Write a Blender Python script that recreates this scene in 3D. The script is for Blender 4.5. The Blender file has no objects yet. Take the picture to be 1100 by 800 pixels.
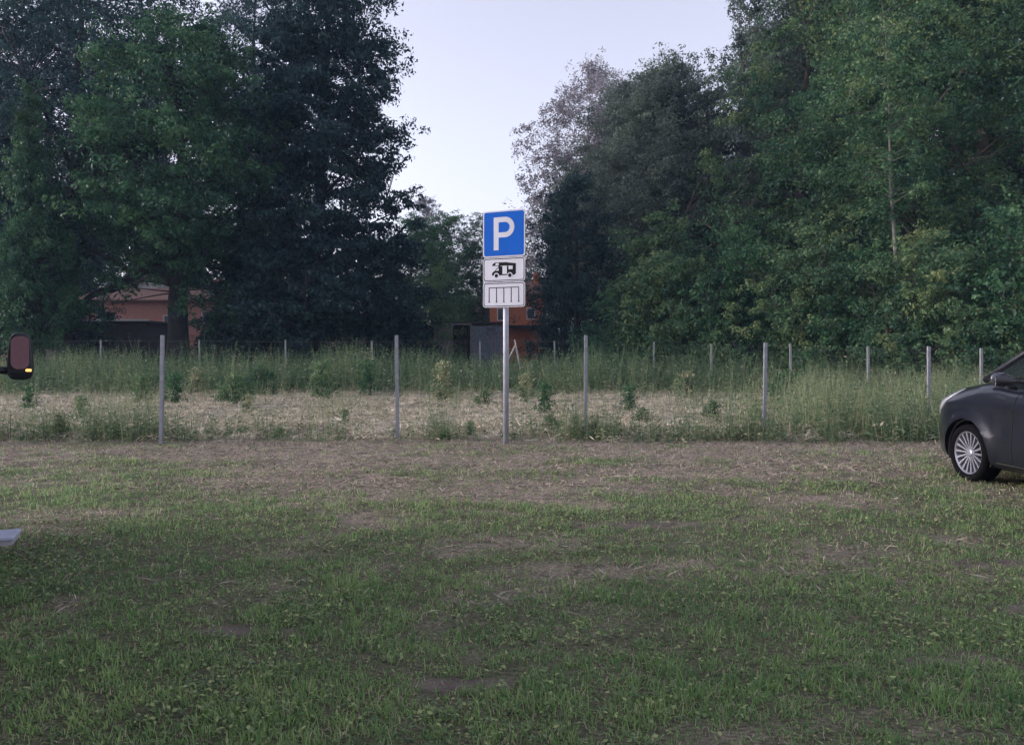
import bpy, bmesh, math, random
import numpy as np
from mathutils import Vector, Matrix

PI = math.pi
R = math.radians
random.seed(4)
scene = bpy.context.scene
COL = scene.collection

# ------------------------------------------------------------------ camera
HC, F, HOR = 1.42, 820.0, 376.0
cam_d = bpy.data.cameras.new('camera')
cam = bpy.data.objects.new('camera', cam_d)
COL.objects.link(cam)
cam.location = (0, 0, HC)
cam.rotation_euler = (R(90), 0, 0)
cam_d.sensor_width = 36
cam_d.lens = 36 * F / 1100
cam_d.shift_y = -24 / 1100
cam_d.clip_end = 2000
cam_d.clip_start = 0.05
scene.camera = cam


def X_(px, d):
    return (px - 550) / F * d


def Z_(py, d):
    return HC + (HOR - py) / F * d


# ------------------------------------------------------------------ noise
def vnoise(x, y, seed=0):
    """smooth 2-D value noise 0..1 on numpy arrays"""
    x = np.asarray(x, dtype=np.float64); y = np.asarray(y, dtype=np.float64)
    xi = np.floor(x).astype(np.int64); yi = np.floor(y).astype(np.int64)
    fx = x - xi; fy = y - yi
    fx = fx * fx * (3 - 2 * fx); fy = fy * fy * (3 - 2 * fy)

    def h(a, b):
        n = (a * 374761393 + b * 668265263 + seed * 1442695041) & 0xffffffff
        n = ((n ^ (n >> 13)) * 1274126177) & 0xffffffff
        n = n ^ (n >> 16)
        return (n & 0xffff) / 65535.0
    return (h(xi, yi) * (1 - fx) + h(xi + 1, yi) * fx) * (1 - fy) + \
           (h(xi, yi + 1) * (1 - fx) + h(xi + 1, yi + 1) * fx) * fy


def fbm(x, y, seed=0, o=3):
    s = 0; a = 1; t = 0
    for k in range(o):
        s = s + a * vnoise(x * 2 ** k, y * 2 ** k, seed + k * 17); t += a; a *= .5
    return s / t


def sstep(a, b, v):
    t = np.clip((v - a) / (b - a), 0, 1)
    return t * t * (3 - 2 * t)


FENCE_Y = 12.15      # the near fence runs about here


def ground_z(x, y):
    x = np.asarray(x, dtype=np.float64); y = np.asarray(y, dtype=np.float64)
    z = .035 * (fbm(x * .9, y * .9, 3) - .5) + .022 * (fbm(x * 4, y * 4, 5, 2) - .5)
    field = sstep(FENCE_Y - .2, FENCE_Y + 1.2, y) * (1 - sstep(33, 37, y))
    z = z + field * (.22 * (fbm(x * .6 + 3, y * 1.0, 9, 3) - .5) + .20 * (fbm(x * 1.7, y * 2.2, 11, 3) - .5))
    strip_ = sstep(6.5, 8.5, y) * (1 - field) * (1 - sstep(33, 37, y))
    z = z + strip_ * .03 * (fbm(x * 5, y * 5, 15, 2) - .5)
    near = 1 - sstep(18, 30, np.hypot(x, y))
    z = z * (.35 + .65 * near) + 0.0
    return z


def gz(x, y):
    return float(ground_z(x, y))


# ------------------------------------------------------------------ materials
def newmat(name):
    m = bpy.data.materials.new(name); m.use_nodes = True
    nt = m.node_tree
    b = nt.nodes['Principled BSDF']
    return m, nt, b


def mat(name, col, rough=.6, metal=0, noise=0, nscale=8, bump=0, coat=0, alpha=1, emit=None, estr=0, spec=.5):
    m, nt, b = newmat(name)
    b.inputs['Base Color'].default_value = (*col, 1)
    b.inputs['Roughness'].default_value = rough
    b.inputs['Metallic'].default_value = metal
    b.inputs['Coat Weight'].default_value = coat
    b.inputs['Coat Roughness'].default_value = .05
    b.inputs['Specular IOR Level'].default_value = spec
    b.inputs['Alpha'].default_value = alpha
    if emit:
        b.inputs['Emission Color'].default_value = (*emit, 1)
        b.inputs['Emission Strength'].default_value = estr
    if noise or bump:
        tc = nt.nodes.new('ShaderNodeTexCoord')
        n = nt.nodes.new('ShaderNodeTexNoise'); n.inputs['Scale'].default_value = nscale; n.inputs['Detail'].default_value = 6
        nt.links.new(tc.outputs['Object'], n.inputs['Vector'])
        if noise:
            r = nt.nodes.new('ShaderNodeValToRGB')
            r.color_ramp.elements[0].position = .3; r.color_ramp.elements[1].position = .7
            r.color_ramp.elements[0].color = (*[c * (1 - noise) for c in col], 1)
            r.color_ramp.elements[1].color = (*[min(1, c * (1 + noise)) for c in col], 1)
            nt.links.new(n.outputs['Fac'], r.inputs['Fac'])
            nt.links.new(r.outputs['Color'], b.inputs['Base Color'])
        if bump:
            bp = nt.nodes.new('ShaderNodeBump'); bp.inputs['Strength'].default_value = bump; bp.inputs['Distance'].default_value = .02
            nt.links.new(n.outputs['Fac'], bp.inputs['Height'])
            nt.links.new(bp.outputs['Normal'], b.inputs['Normal'])
    return m


def leafmat(name, stops, rough=.55, trans=.25, spec=.3):
    """colour by the per-leaf value 'v' of the mesh"""
    m, nt, b = newmat(name)
    a = nt.nodes.new('ShaderNodeAttribute'); a.attribute_name = 'v'
    r = nt.nodes.new('ShaderNodeValToRGB')
    cr = r.color_ramp
    cr.elements[0].position = stops[0][0]; cr.elements[0].color = (*stops[0][1], 1)
    cr.elements[1].position = stops[-1][0]; cr.elements[1].color = (*stops[-1][1], 1)
    for p, c in stops[1:-1]:
        e = cr.elements.new(p); e.color = (*c, 1)
    nt.links.new(a.outputs['Fac'], r.inputs['Fac'])
    nt.links.new(r.outputs['Color'], b.inputs['Base Color'])
    b.inputs['Roughness'].default_value = rough
    b.inputs['Specular IOR Level'].default_value = spec
    if trans:
        t = nt.nodes.new('ShaderNodeBsdfTranslucent')
        nt.links.new(r.outputs['Color'], t.inputs['Color'])
        mx = nt.nodes.new('ShaderNodeMixShader'); mx.inputs['Fac'].default_value = trans
        nt.links.new(b.outputs['BSDF'], mx.inputs[1]); nt.links.new(t.outputs['BSDF'], mx.inputs[2])
        nt.links.new(mx.outputs['Shader'], nt.nodes['Material Output'].inputs['Surface'])
    return m


# ------------------------------------------------------------------ object helpers
def tag(o, label=None, cat=None, group=None, kind=None):
    if label: o['label'] = label
    if cat: o['category'] = cat
    if group: o['group'] = group
    if kind: o['kind'] = kind
    return o


def empty(name, loc, label, cat, group=None, rz=0):
    o = bpy.data.objects.new(name, None); COL.objects.link(o)
    o.location = loc; o.rotation_euler = (0, 0, rz); o.empty_display_size = .2
    return tag(o, label, cat, group)


def link(name, me, m=None, parent=None, smooth=False):
    o = bpy.data.objects.new(name, me); COL.objects.link(o)
    if m is not None:
        me.materials.clear()
        for k in (m if isinstance(m, (list, tuple)) else [m]): me.materials.append(k)
    if parent: o.parent = parent
    if smooth:
        me.polygons.foreach_set('use_smooth', [True] * len(me.polygons))
    return o


def copy_tree(o, parent=None):
    c = o.copy(); COL.objects.link(c); c.parent = parent
    for ch in list(o.children): copy_tree(ch, c)
    return c


class MB:
    """collects polygons, then links them as one mesh object"""
    def __init__(s): s.v = []; s.f = []

    def add(s, verts, faces, M=None):
        n = len(s.v)
        for v in verts:
            v = Vector(v)
            if M is not None: v = M @ v
            s.v.append(tuple(v))
        s.f += [tuple(i + n for i in f) for f in faces]
        return s

    def box(s, x0, x1, y0, y1, z0, z1, M=None, bev=0):
        if bev:
            bm = bmesh.new()
            bmesh.ops.create_cube(bm, size=1)
            for v in bm.verts:
                v.co = Vector(((x0 + x1) / 2 + v.co.x * (x1 - x0), (y0 + y1) / 2 + v.co.y * (y1 - y0), (z0 + z1) / 2 + v.co.z * (z1 - z0)))
            bmesh.ops.bevel(bm, geom=list(bm.edges), offset=bev, segments=2, affect='EDGES', profile=.5)
            bm.verts.index_update()
            s.add([v.co.copy() for v in bm.verts], [[v.index for v in f.verts] for f in bm.faces], M)
            bm.free(); return s
        vs = [(x0, y0, z0), (x1, y0, z0), (x1, y1, z0), (x0, y1, z0), (x0, y0, z1), (x1, y0, z1), (x1, y1, z1), (x0, y1, z1)]
        return s.add(vs, [(3, 2, 1, 0), (4, 5, 6, 7), (0, 1, 5, 4), (1, 2, 6, 5), (2, 3, 7, 6), (3, 0, 4, 7)], M)

    def prism(s, pts, y0, y1, M=None):
        """outline in xz, extruded along y"""
        n = len(pts)
        vs = [(x, y0, z) for x, z in pts] + [(x, y1, z) for x, z in pts]
        fs = [tuple(range(n)), tuple(range(2 * n - 1, n - 1, -1))] + [(i, i + n, (i + 1) % n + n, (i + 1) % n) for i in range(n)]
        return s.add(vs, fs, M)

    def ring(s, a, b, y0, y1, M=None):
        n = len(a)
        vs = [(x, y0, z) for x, z in a] + [(x, y0, z) for x, z in b] + [(x, y1, z) for x, z in a] + [(x, y1, z) for x, z in b]
        fs = []
        for i in range(n):
            j = (i + 1) % n
            fs += [(i, j, n + j, n + i), (2 * n + j, 2 * n + i, 3 * n + i, 3 * n + j), (j, i, 2 * n + i, 2 * n + j), (n + i, n + j, 3 * n + j, 3 * n + i)]
        return s.add(vs, fs, M)

    def tube(s, pts, rad, sides=8, M=None, caps=True):
        v, f = tube_np(pts, rad, sides, caps)
        return s.add([tuple(p) for p in v], [tuple(q) for q in f], M)

    def lathe(s, prof, seg=24, axis='z', M=None):
        """profile of (r, h)"""
        vs = []; fs = []; n = len(prof)
        for k in range(seg):
            a = 2 * PI * k / seg
            for r, h in prof:
                c, t = r * math.cos(a), r * math.sin(a)
                vs.append((c, t, h) if axis == 'z' else ((c, h, t) if axis == 'y' else (h, c, t)))
        for k in range(seg):
            k2 = (k + 1) % seg
            for i in range(n - 1):
                fs.append((k * n + i, k2 * n + i, k2 * n + i + 1, k * n + i + 1))
        return s.add(vs, fs, M)

    def build(s, name, m, parent=None, smooth=False, bevel=0, autosmooth=None):
        me = bpy.data.meshes.new(name)
        me.from_pydata(s.v, [], s.f)
        if bevel or True:
            bm = bmesh.new(); bm.from_mesh(me)
            bmesh.ops.recalc_face_normals(bm, faces=bm.faces)
            bm.to_mesh(me); bm.free()
        o = link(name, me, m, parent, smooth)
        return o


def tube_np(pts, rad, sides=8, caps=True):
    P = np.array([tuple(p) for p in pts], dtype=float); n = len(P)
    rad = np.broadcast_to(np.array(rad, dtype=float), (n,))
    T = np.gradient(P, axis=0)
    T /= np.linalg.norm(T, axis=1)[:, None] + 1e-9
    ref = np.array([0, 0, 1.0]) if abs(T[0][2]) < .9 else np.array([1.0, 0, 0])
    V = []
    u = np.cross(T[0], ref); u /= np.linalg.norm(u)
    ang = np.arange(sides) * 2 * PI / sides
    for i in range(n):
        u = u - T[i] * u.dot(T[i]); u /= np.linalg.norm(u) + 1e-9
        w = np.cross(T[i], u)
        V.append(P[i] + rad[i] * (np.cos(ang)[:, None] * u + np.sin(ang)[:, None] * w))
    V = np.concatenate(V)
    Fc = []
    for i in range(n - 1):
        for k in range(sides):
            k2 = (k + 1) % sides
            Fc.append((i * sides + k, i * sides + k2, (i + 1) * sides + k2, (i + 1) * sides + k))
    if caps:
        Fc.append(tuple(range(sides - 1, -1, -1))); Fc.append(tuple((n - 1) * sides + k for k in range(sides)))
    return V, Fc


def fast_mesh(name, V, nq, val=None, per=4):
    """V: (nq*4,3) independent quads; val: (nq,) value per quad"""
    me = bpy.data.meshes.new(name)
    me.vertices.add(len(V)); me.vertices.foreach_set('co', np.ascontiguousarray(V, dtype=np.float32).ravel())
    me.loops.add(nq * 4); me.polygons.add(nq)
    me.loops.foreach_set('vertex_index', np.arange(nq * 4, dtype=np.int32))
    me.polygons.foreach_set('loop_start', np.arange(0, nq * 4, 4, dtype=np.int32))
    me.update(calc_edges=True)
    if val is not None:
        a = me.attributes.new('v', 'FLOAT', 'POINT')
        a.data.foreach_set('value', np.repeat(np.clip(val, 0, 1), 4).astype(np.float32))
    return me


def unit(a):
    return a / (np.linalg.norm(a, axis=-1, keepdims=True) + 1e-9)


def leaf_quads(C, N, A, L, W, fold=.0):
    """diamond leaves: centre C, normal N, long axis A"""
    A = unit(A - N * np.sum(A * N, 1, keepdims=True))
    B = np.cross(N, A)
    L = np.asarray(L)[:, None] / 2; W = np.asarray(W)[:, None] / 2
    V = np.stack([C - A * L, C + B * W - A * L * .15, C + A * L - N * L * .25, C - B * W - A * L * .15], 1)
    return V.reshape(-1, 3)


# ------------------------------------------------------------------ world, sun, haze
w = bpy.data.worlds.new('World'); scene.world = w; w.use_nodes = True
nt = w.node_tree
bg = nt.nodes['Background']
sky = nt.nodes.new('ShaderNodeTexSky'); sky.sky_type = 'NISHITA'; sky.sun_disc = False
SUN_EL, SUN_AZ = 12.0, 274.0
sky.sun_elevation = R(SUN_EL); sky.sun_rotation = R(SUN_AZ)
sky.altitude = 200; sky.air_density = 1.0; sky.dust_density = 3.0; sky.ozone_density = 1.0
hsv = nt.nodes.new('ShaderNodeHueSaturation'); hsv.inputs['Saturation'].default_value = .35
nt.links.new(sky.outputs['Color'], hsv.inputs['Color'])
tint = nt.nodes.new('ShaderNodeMix'); tint.data_type = 'RGBA'; tint.blend_type = 'MULTIPLY'; tint.inputs[0].default_value = 1
tint.inputs[7].default_value = (1.0, .955, 1.09, 1)
nt.links.new(hsv.outputs['Color'], tint.inputs[6])
nt.links.new(tint.outputs[2], bg.inputs['Color'])
bg.inputs['Strength'].default_value = .128
sd = bpy.data.lights.new('sun', 'SUN'); sd.energy = .03; sd.angle = R(30); sd.color = (1, .88, .82)
so = bpy.data.objects.new('sun', sd); COL.objects.link(so)
el, az = R(SUN_EL + 4), R(SUN_AZ)
sdir = Vector((math.sin(az) * math.cos(el), math.cos(az) * math.cos(el), math.sin(el)))
so.rotation_euler = sdir.to_track_quat('Z', 'Y').to_euler()
so.location = (0, -20, 30)
vs = scene.view_settings
vs.view_transform = 'Standard'; vs.look = 'None'; vs.gamma = 1; vs.exposure = 1.65; vs.use_curve_mapping = False
scene.display_settings.display_device = 'sRGB'
scene.cycles.use_denoising = True
scene.cycles.max_bounces = 6; scene.cycles.diffuse_bounces = 3; scene.cycles.glossy_bounces = 3
scene.cycles.transparent_max_bounces = 8; scene.cycles.transmission_bounces = 4
scene.cycles.sample_clamp_indirect = 4

hz = bpy.data.materials.new('haze_air'); hz.use_nodes = True
hz.node_tree.nodes.remove(hz.node_tree.nodes['Principled BSDF'])
pv = hz.node_tree.nodes.new('ShaderNodeVolumePrincipled')
pv.inputs['Color'].default_value = (.46, .68, 1.0, 1); pv.inputs['Density'].default_value = .0006; pv.inputs['Anisotropy'].default_value = 0
hz.node_tree.links.new(pv.outputs['Volume'], hz.node_tree.nodes['Material Output'].inputs['Volume'])
hb_ = MB(); hb_.box(-1000, 1000, -600, 1000, -1.5, 32)
tag(hb_.build('haze', hz), 'thin bluish evening haze in the air', 'haze', None, 'stuff')

# ------------------------------------------------------------------ ground masks
SOIL = [(3.08, 4.17, .38, .16), (-.27, 3.25, .22, .07), (-1.36, 3.85, .26, .07), (3.2, 5.05, .5, .12), (1.1, 6.2, .6, .15), (2.0, 3.5, .25, .08)]


def soil_mask(x, y):
    s = np.zeros_like(x, dtype=float)
    wob = 1.1 * (fbm(x * 7, y * 10, 55, 3) - .5)
    for (a, b, ra, rb) in SOIL:
        q = ((x - a) / ra) ** 2 + ((y - b) / rb) ** 2
        s = np.maximum(s, (1 - sstep(.1, 1.9, q + wob * 2)) * .9)
    return s


def green_mask(x, y):
    """1 = green growing grass, 0 = dry straw, over the mown lawn"""
    n = fbm(x * .75 + 7, y * 1.25, 21, 3) * .55 + fbm(x * 2.4, y * 3.0, 31, 3) * .45
    edge = 8.6 + .8 * (fbm(x * .35, x * 0 + 2, 41, 2) - .5) - .06 * np.clip(x, -6, 8)
    base = 1 - sstep(edge - 3.4, edge + 1.8, y)
    g = sstep(.28, .74, n * 1.15 + base * .34 - .215)
    fine = fbm(x * 9, y * 11, 37, 2)
    return np.clip(.08 + .86 * g + .5 * (fine - .5) + .25 * (1 - sstep(3.2, 5.0, y)), 0, 1)


# ------------------------------------------------------------------ ground sheet
def axis(fine0, fine1, step, lo, hi, grow=1.16):
    a = list(np.arange(fine0, fine1, step))
    s = step; p = a[-1]
    while p < hi: s = min(s * grow, 60); p += s; a.append(p)
    s = step; p = a[0]; b = []
    while p > lo: s = min(s * grow, 60); p -= s; b.append(p)
    return np.array(b[::-1] + a)


def grow_axis():
    a = [1.6]; s = .045
    while a[-1] < 12: a.append(a[-1] + s); s = min(s * 1.006, .08)
    while a[-1] < 36: a.append(a[-1] + .13)
    s = .13
    while a[-1] < 900: s = min(s * 1.2, 60); a.append(a[-1] + s)
    b = []; p = a[0]; s = .05
    while p > -500: s = min(s * 1.25, 60); p -= s; b.append(p)
    return np.array(b[::-1] + a)


gx = axis(-8.5, 8.5, .07, -900, 900, 1.045); gy = grow_axis()
GX, GY = np.meshgrid(gx, gy)
GZ = ground_z(GX, GY)
GZ = GZ + soil_mask(GX, GY) * (.012 * (fbm(GX * 14, GY * 14, 77, 2) - .2))
nx, ny = len(gx), len(gy)
V = np.stack([GX.ravel(), GY.ravel(), GZ.ravel()], 1)
me = bpy.data.meshes.new('ground')
me.vertices.add(len(V)); me.vertices.foreach_set('co', V.astype(np.float32).ravel())
ii = (np.arange(ny - 1)[:, None] * nx + np.arange(nx - 1)[None, :]).ravel()
L = np.stack([ii, ii + 1, ii + nx + 1, ii + nx], 1).astype(np.int32)
me.loops.add(L.size); me.polygons.add(len(L))
me.loops.foreach_set('vertex_index', L.ravel())
me.polygons.foreach_set('loop_start', np.arange(0, L.size, 4, dtype=np.int32))
me.update(calc_edges=True)
for nm, arr in (('green', green_mask(GX, GY)), ('soil', soil_mask(GX, GY)),
                ('field', sstep(FENCE_Y - .5, FENCE_Y + .35, GY + 1.5 * (fbm(GX * 1.3, GY * 2, 61) - .5))),
                ('far', sstep(24, 30, GY))):
    a = me.attributes.new(nm, 'FLOAT', 'POINT'); a.data.foreach_set('value', arr.ravel().astype(np.float32))


def ground_material():
    m, nt, b = newmat('ground_mix')
    N = nt.nodes.new; Lk = nt.links.new
    tc = N('ShaderNodeTexCoord')

    def noise(sc, det=5, dist=0, stretch=None):
        n = N('ShaderNodeTexNoise'); n.inputs['Scale'].default_value = sc; n.inputs['Detail'].default_value = det; n.inputs['Distortion'].default_value = dist
        if stretch:
            mp = N('ShaderNodeMapping'); mp.inputs['Scale'].default_value = stretch
            Lk(tc.outputs['Object'], mp.inputs['Vector']); Lk(mp.outputs['Vector'], n.inputs['Vector'])
        else:
            Lk(tc.outputs['Object'], n.inputs['Vector'])
        return n

    def ramp(src, stops):
        r = N('ShaderNodeValToRGB'); c = r.color_ramp
        c.elements[0].position, c.elements[0].color = stops[0][0], (*stops[0][1], 1)
        c.elements[1].position, c.elements[1].color = stops[-1][0], (*stops[-1][1], 1)
        for p, q in stops[1:-1]:
            e = c.elements.new(p); e.color = (*q, 1)
        Lk(src, r.inputs['Fac']); return r.outputs['Color']

    def attr(n):
        a = N('ShaderNodeAttribute'); a.attribute_name = n; return a.outputs['Fac']

    def mix(f, a, c):
        x = N('ShaderNodeMix'); x.data_type = 'RGBA'
        Lk(f, x.inputs[0]); Lk(a, x.inputs[6]); Lk(c, x.inputs[7]); return x.outputs[2]
    fine = noise(38, 8, .4, (1, 1.6, 1)); mid = noise(7, 6, .3)
    straw = ramp(fine.outputs['Fac'], [(.28, (.095, .075, .060)), (.45, (.22, .182, .148)), (.6, (.34, .285, .232)), (.8, (.50, .43, .34))])
    green = ramp(fine.outputs['Fac'], [(.3, (.045, .050, .032)), (.5, (.105, .105, .065)), (.75, (.22, .20, .13))])
    earth = ramp(mid.outputs['Fac'], [(.3, (.10, .075, .07)), (.7, (.24, .185, .17))])
    mulchn = noise(16, 9, .6, (1, 2.2, 1))
    clod_shade = ramp(noise(5.5, 5, 1.2, (1, 2.4, 1)).outputs['Fac'], [(.36, (.42, .44, .40)), (.46, (.95, .95, .95)), (.62, (1.12, 1.08, 1.05))])  # dark clod spots, also painted in place of shading between the lumps
    cm_x = N('ShaderNodeMix'); cm_x.data_type = 'RGBA'; cm_x.blend_type = 'MULTIPLY'; cm_x.inputs[0].default_value = 1
    Lk(straw, cm_x.inputs[6]); Lk(clod_shade, cm_x.inputs[7]); straw = cm_x.outputs[2]
    mulch = ramp(mulchn.outputs['Fac'], [(.3, (.16, .13, .10)), (.45, (.37, .315, .245)), (.62, (.55, .48, .37)), (.8, (.68, .60, .47))])
    patch = ramp(noise(1.6, 7, .8, (1, 2.2, 1)).outputs['Fac'], [(.44, (0, 0, 0)), (.58, (1, 1, 1))])
    fieldgreen = ramp(mulchn.outputs['Fac'], [(.3, (.05, .06, .035)), (.7, (.20, .195, .12))])
    pm = N('ShaderNodeMath'); pm.operation = 'MULTIPLY'; Lk(patch, pm.inputs[0]); pm.inputs[1].default_value = .6
    mulch = mix(pm.outputs[0], mulch, fieldgreen)
    c = mix(attr('green'), straw, green)
    c = mix(attr('soil'), c, earth)
    c = mix(attr('field'), c, mulch)
    farc = ramp(mid.outputs['Fac'], [(.3, (.025, .032, .016)), (.7, (.07, .075, .04))])
    c = mix(attr('far'), c, farc)
    Lk(c, b.inputs['Base Color'])
    b.inputs['Roughness'].default_value = .95; b.inputs['Specular IOR Level'].default_value = .1
    bp = N('ShaderNodeBump'); bp.inputs['Strength'].default_value = .5; bp.inputs['Distance'].default_value = .03
    Lk(fine.outputs['Fac'], bp.inputs['Height']); Lk(bp.outputs['Normal'], b.inputs['Normal'])
    return m


tag(link('ground', me, ground_material(), smooth=True), 'mown meadow and straw covered field reaching to the trees', None, None, 'structure')

# ------------------------------------------------------------------ grass blades of the lawn
rng = np.random.default_rng(11)


def blades(x, y, h, wd, val, lean=.5, tipw=.15, z=None, bend=None):
    """bent two-quad blades"""
    n = len(x)
    z = ground_z(x, y) if z is None else z
    a = rng.uniform(0, 2 * PI, n); b = rng.uniform(0, 2 * PI, n)
    ln = np.abs(rng.normal(0, lean, n)) + .08 if bend is None else bend
    base = np.stack([x, y, z - .005], 1)
    side = np.stack([np.cos(a), np.sin(a), np.zeros(n)], 1) * (wd / 2)[:, None]
    out = np.stack([np.cos(b), np.sin(b), np.zeros(n)], 1)
    s1 = np.sin(ln * .5); c1 = np.cos(ln * .5); s2 = np.sin(np.clip(ln * 1.4, 0, 2.0)); c2 = np.cos(np.clip(ln * 1.4, 0, 2.0))
    p1 = base + (out * s1[:, None] + np.array([0, 0, 1]) * c1[:, None]) * (h * .5)[:, None]
    p2 = p1 + (out * s2[:, None] + np.array([0, 0, 1]) * c2[:, None]) * (h * .5)[:, None]
    q1 = np.stack([base - side, base + side, p1 + side * .85, p1 - side * .85], 1)
    q2 = np.stack([p1 - side * .85, p1 + side * .85, p2 + side * tipw, p2 - side * tipw], 1)
    Vv = np.stack([q1, q2], 1).reshape(-1, 3)
    return Vv, np.repeat(val, 2)


def build_lawn():
    Vs = []; vals = []
    bands = [(1.9, 3.6, 8500, 1.4), (3.6, 5.2, 5600, 1.45), (5.2, 7.4, 2500, 1.7), (7.4, 9.4, 1700, 1.9), (9.4, 12.3, 1150, 2.1)]
    for y0, y1, dens, ws in bands:
        hw = .70 * y1 + 2.4
        n = int((y1 - y0) * 2 * hw * dens)
        x = rng.uniform(-hw, hw, n); y = rng.uniform(y0, y1, n)
        g = green_mask(x, y); s = soil_mask(x, y)
        clump = fbm(x * 3.2, y * 3.2, 91, 3)
        fine = .6 * vnoise(x * 11, y * 11, 95) + .4 * vnoise(x * 23, y * 23, 96)
        keep = rng.random(n) < (.30 + .95 * g * (.35 + clump)) * (1 - .8 * s) * (.15 + 1.35 * sstep(.2, .8, fine))
        x, y, g, clump, fine = x[keep], y[keep], g[keep], clump[keep], fine[keep]; n = len(x)
        isg = rng.random(n) < (.24 + .58 * g)
        tall = sstep(.5, .75, clump)
        h = (.016 + .026 * rng.random(n) + .036 * tall * rng.random(n)) * (1 + .25 * sstep(5, 7, y)) * (.65 + .5 * g) * (.55 + .95 * fine)
        h = np.where(isg, h, h * .75)
        tuft = rng.random(n) < .02
        h = np.where(tuft, h * 1.9, h)
        wd = rng.uniform(.0025, .0052, n) * ws * np.where(isg, 1, .8)
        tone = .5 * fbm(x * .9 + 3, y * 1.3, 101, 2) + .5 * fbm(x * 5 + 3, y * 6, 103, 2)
        tone = tone + .22 * (rng.random(n) - .5) - .16 * (1 - sstep(-3.2, -.8, x)) * sstep(3.2, 4.4, y) * (1 - sstep(7.2, 8.4, y))  # last term paints the van's shade into the left grass colour
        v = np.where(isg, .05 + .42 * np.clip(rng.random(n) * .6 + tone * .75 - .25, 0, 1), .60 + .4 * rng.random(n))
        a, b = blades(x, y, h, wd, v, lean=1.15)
        Vs.append(a); vals.append(b)
    V = np.concatenate(Vs); val = np.concatenate(vals)
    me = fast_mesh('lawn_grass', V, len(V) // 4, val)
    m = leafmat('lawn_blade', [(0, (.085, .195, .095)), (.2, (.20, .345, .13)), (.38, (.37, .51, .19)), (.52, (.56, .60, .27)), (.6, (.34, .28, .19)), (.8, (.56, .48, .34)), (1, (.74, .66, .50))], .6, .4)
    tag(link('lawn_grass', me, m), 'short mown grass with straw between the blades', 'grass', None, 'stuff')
    # broad leaves of clover, plantain and dandelion between the blades
    n = 110000
    y = 1.9 + 8.0 * rng.random(n) ** 1.5; hw = .70 * y + 2.4
    x = rng.uniform(-1, 1, n) * hw
    g = green_mask(x, y); pl = fbm(x * 1.7, y * 2.4, 131, 3)
    keep = rng.random(n) < (sstep(.42, .80, pl) * .45 + .12) * g * (.45 + .55 * sstep(2.6, 5, y)) * (1 - soil_mask(x, y))
    x, y, pl = x[keep], y[keep], pl[keep]; n = len(x)
    k = 4
    cx = np.repeat(x, k); cy = np.repeat(y, k); m_ = n * k
    ang = rng.uniform(0, 2 * PI, m_); L = rng.uniform(.009, .024, m_) * (1 + .07 * np.repeat(y, k)); r = L * rng.uniform(.4, 1.0, m_)
    zz = ground_z(cx, cy) + rng.uniform(.008, .05, m_)
    C = np.stack([cx + r * np.cos(ang), cy + r * np.sin(ang), zz], 1)
    A = np.stack([np.cos(ang), np.sin(ang), rng.uniform(-.3, .6, m_)], 1)
    Nn = unit(np.stack([rng.normal(0, .35, m_), rng.normal(0, .35, m_), np.ones(m_)], 1))
    V = leaf_quads(C, Nn, A, L, L * rng.uniform(.35, .8, m_))
    me = fast_mesh('clover_leaves', V, m_, rng.random(m_))
    m = leafmat('clover_leaf', [(0, (.08, .145, .07)), (.6, (.19, .26, .10)), (1, (.38, .42, .17))], .5, .15)
    tag(link('low_weeds', me, m), 'low clover and broad weeds in the lawn', 'weeds', None, 'stuff')
    # loose straw and dead stems lying on the dry strip, and dark clods
    n = 110000
    y = rng.uniform(4.0, 12.4, n); x = rng.uniform(-1, 1, n) * (.7 * y + 2.4)
    keep = rng.random(n) < (1 - green_mask(x, y)) * (.35 + .65 * sstep(6.5, 8.5, y)) * (.15 + .85 * sstep(.35, .65, fbm(x * 1.6, y * 3, 151)))
    x, y = x[keep], y[keep]; n = len(x)
    ang = rng.uniform(0, 2 * PI, n)
    C = np.stack([x, y, ground_z(x, y) + rng.uniform(.006, .022, n)], 1)
    A = np.stack([np.cos(ang), np.sin(ang), rng.normal(0, .18, n)], 1)
    Nn = unit(np.stack([rng.normal(0, .4, n), rng.normal(0, .4, n), np.ones(n)], 1))
    V = leaf_quads(C, Nn, A, rng.uniform(.04, .16, n), rng.uniform(.004, .010, n))
    me = fast_mesh('loose_straw', V, n, rng.random(n))
    m = leafmat('straw_stem', [(0, (.03, .026, .02)), (.14, (.05, .04, .03)), (.2, (.22, .18, .13)), (.5, (.37, .31, .24)), (1, (.58, .50, .39))], .8, 0)
    tag(link('straw', me, m), 'loose dry straw lying on the mown strip', 'straw', None, 'stuff')


build_lawn()

# ------------------------------------------------------------------ tall weeds of the field
weed_m = leafmat('field_weed', [(0, (.055, .115, .065)), (.35, (.125, .205, .10)), (.6, (.235, .29, .15)), (.8, (.38, .37, .22)), (1, (.56, .51, .35))], .65, .35)


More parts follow.
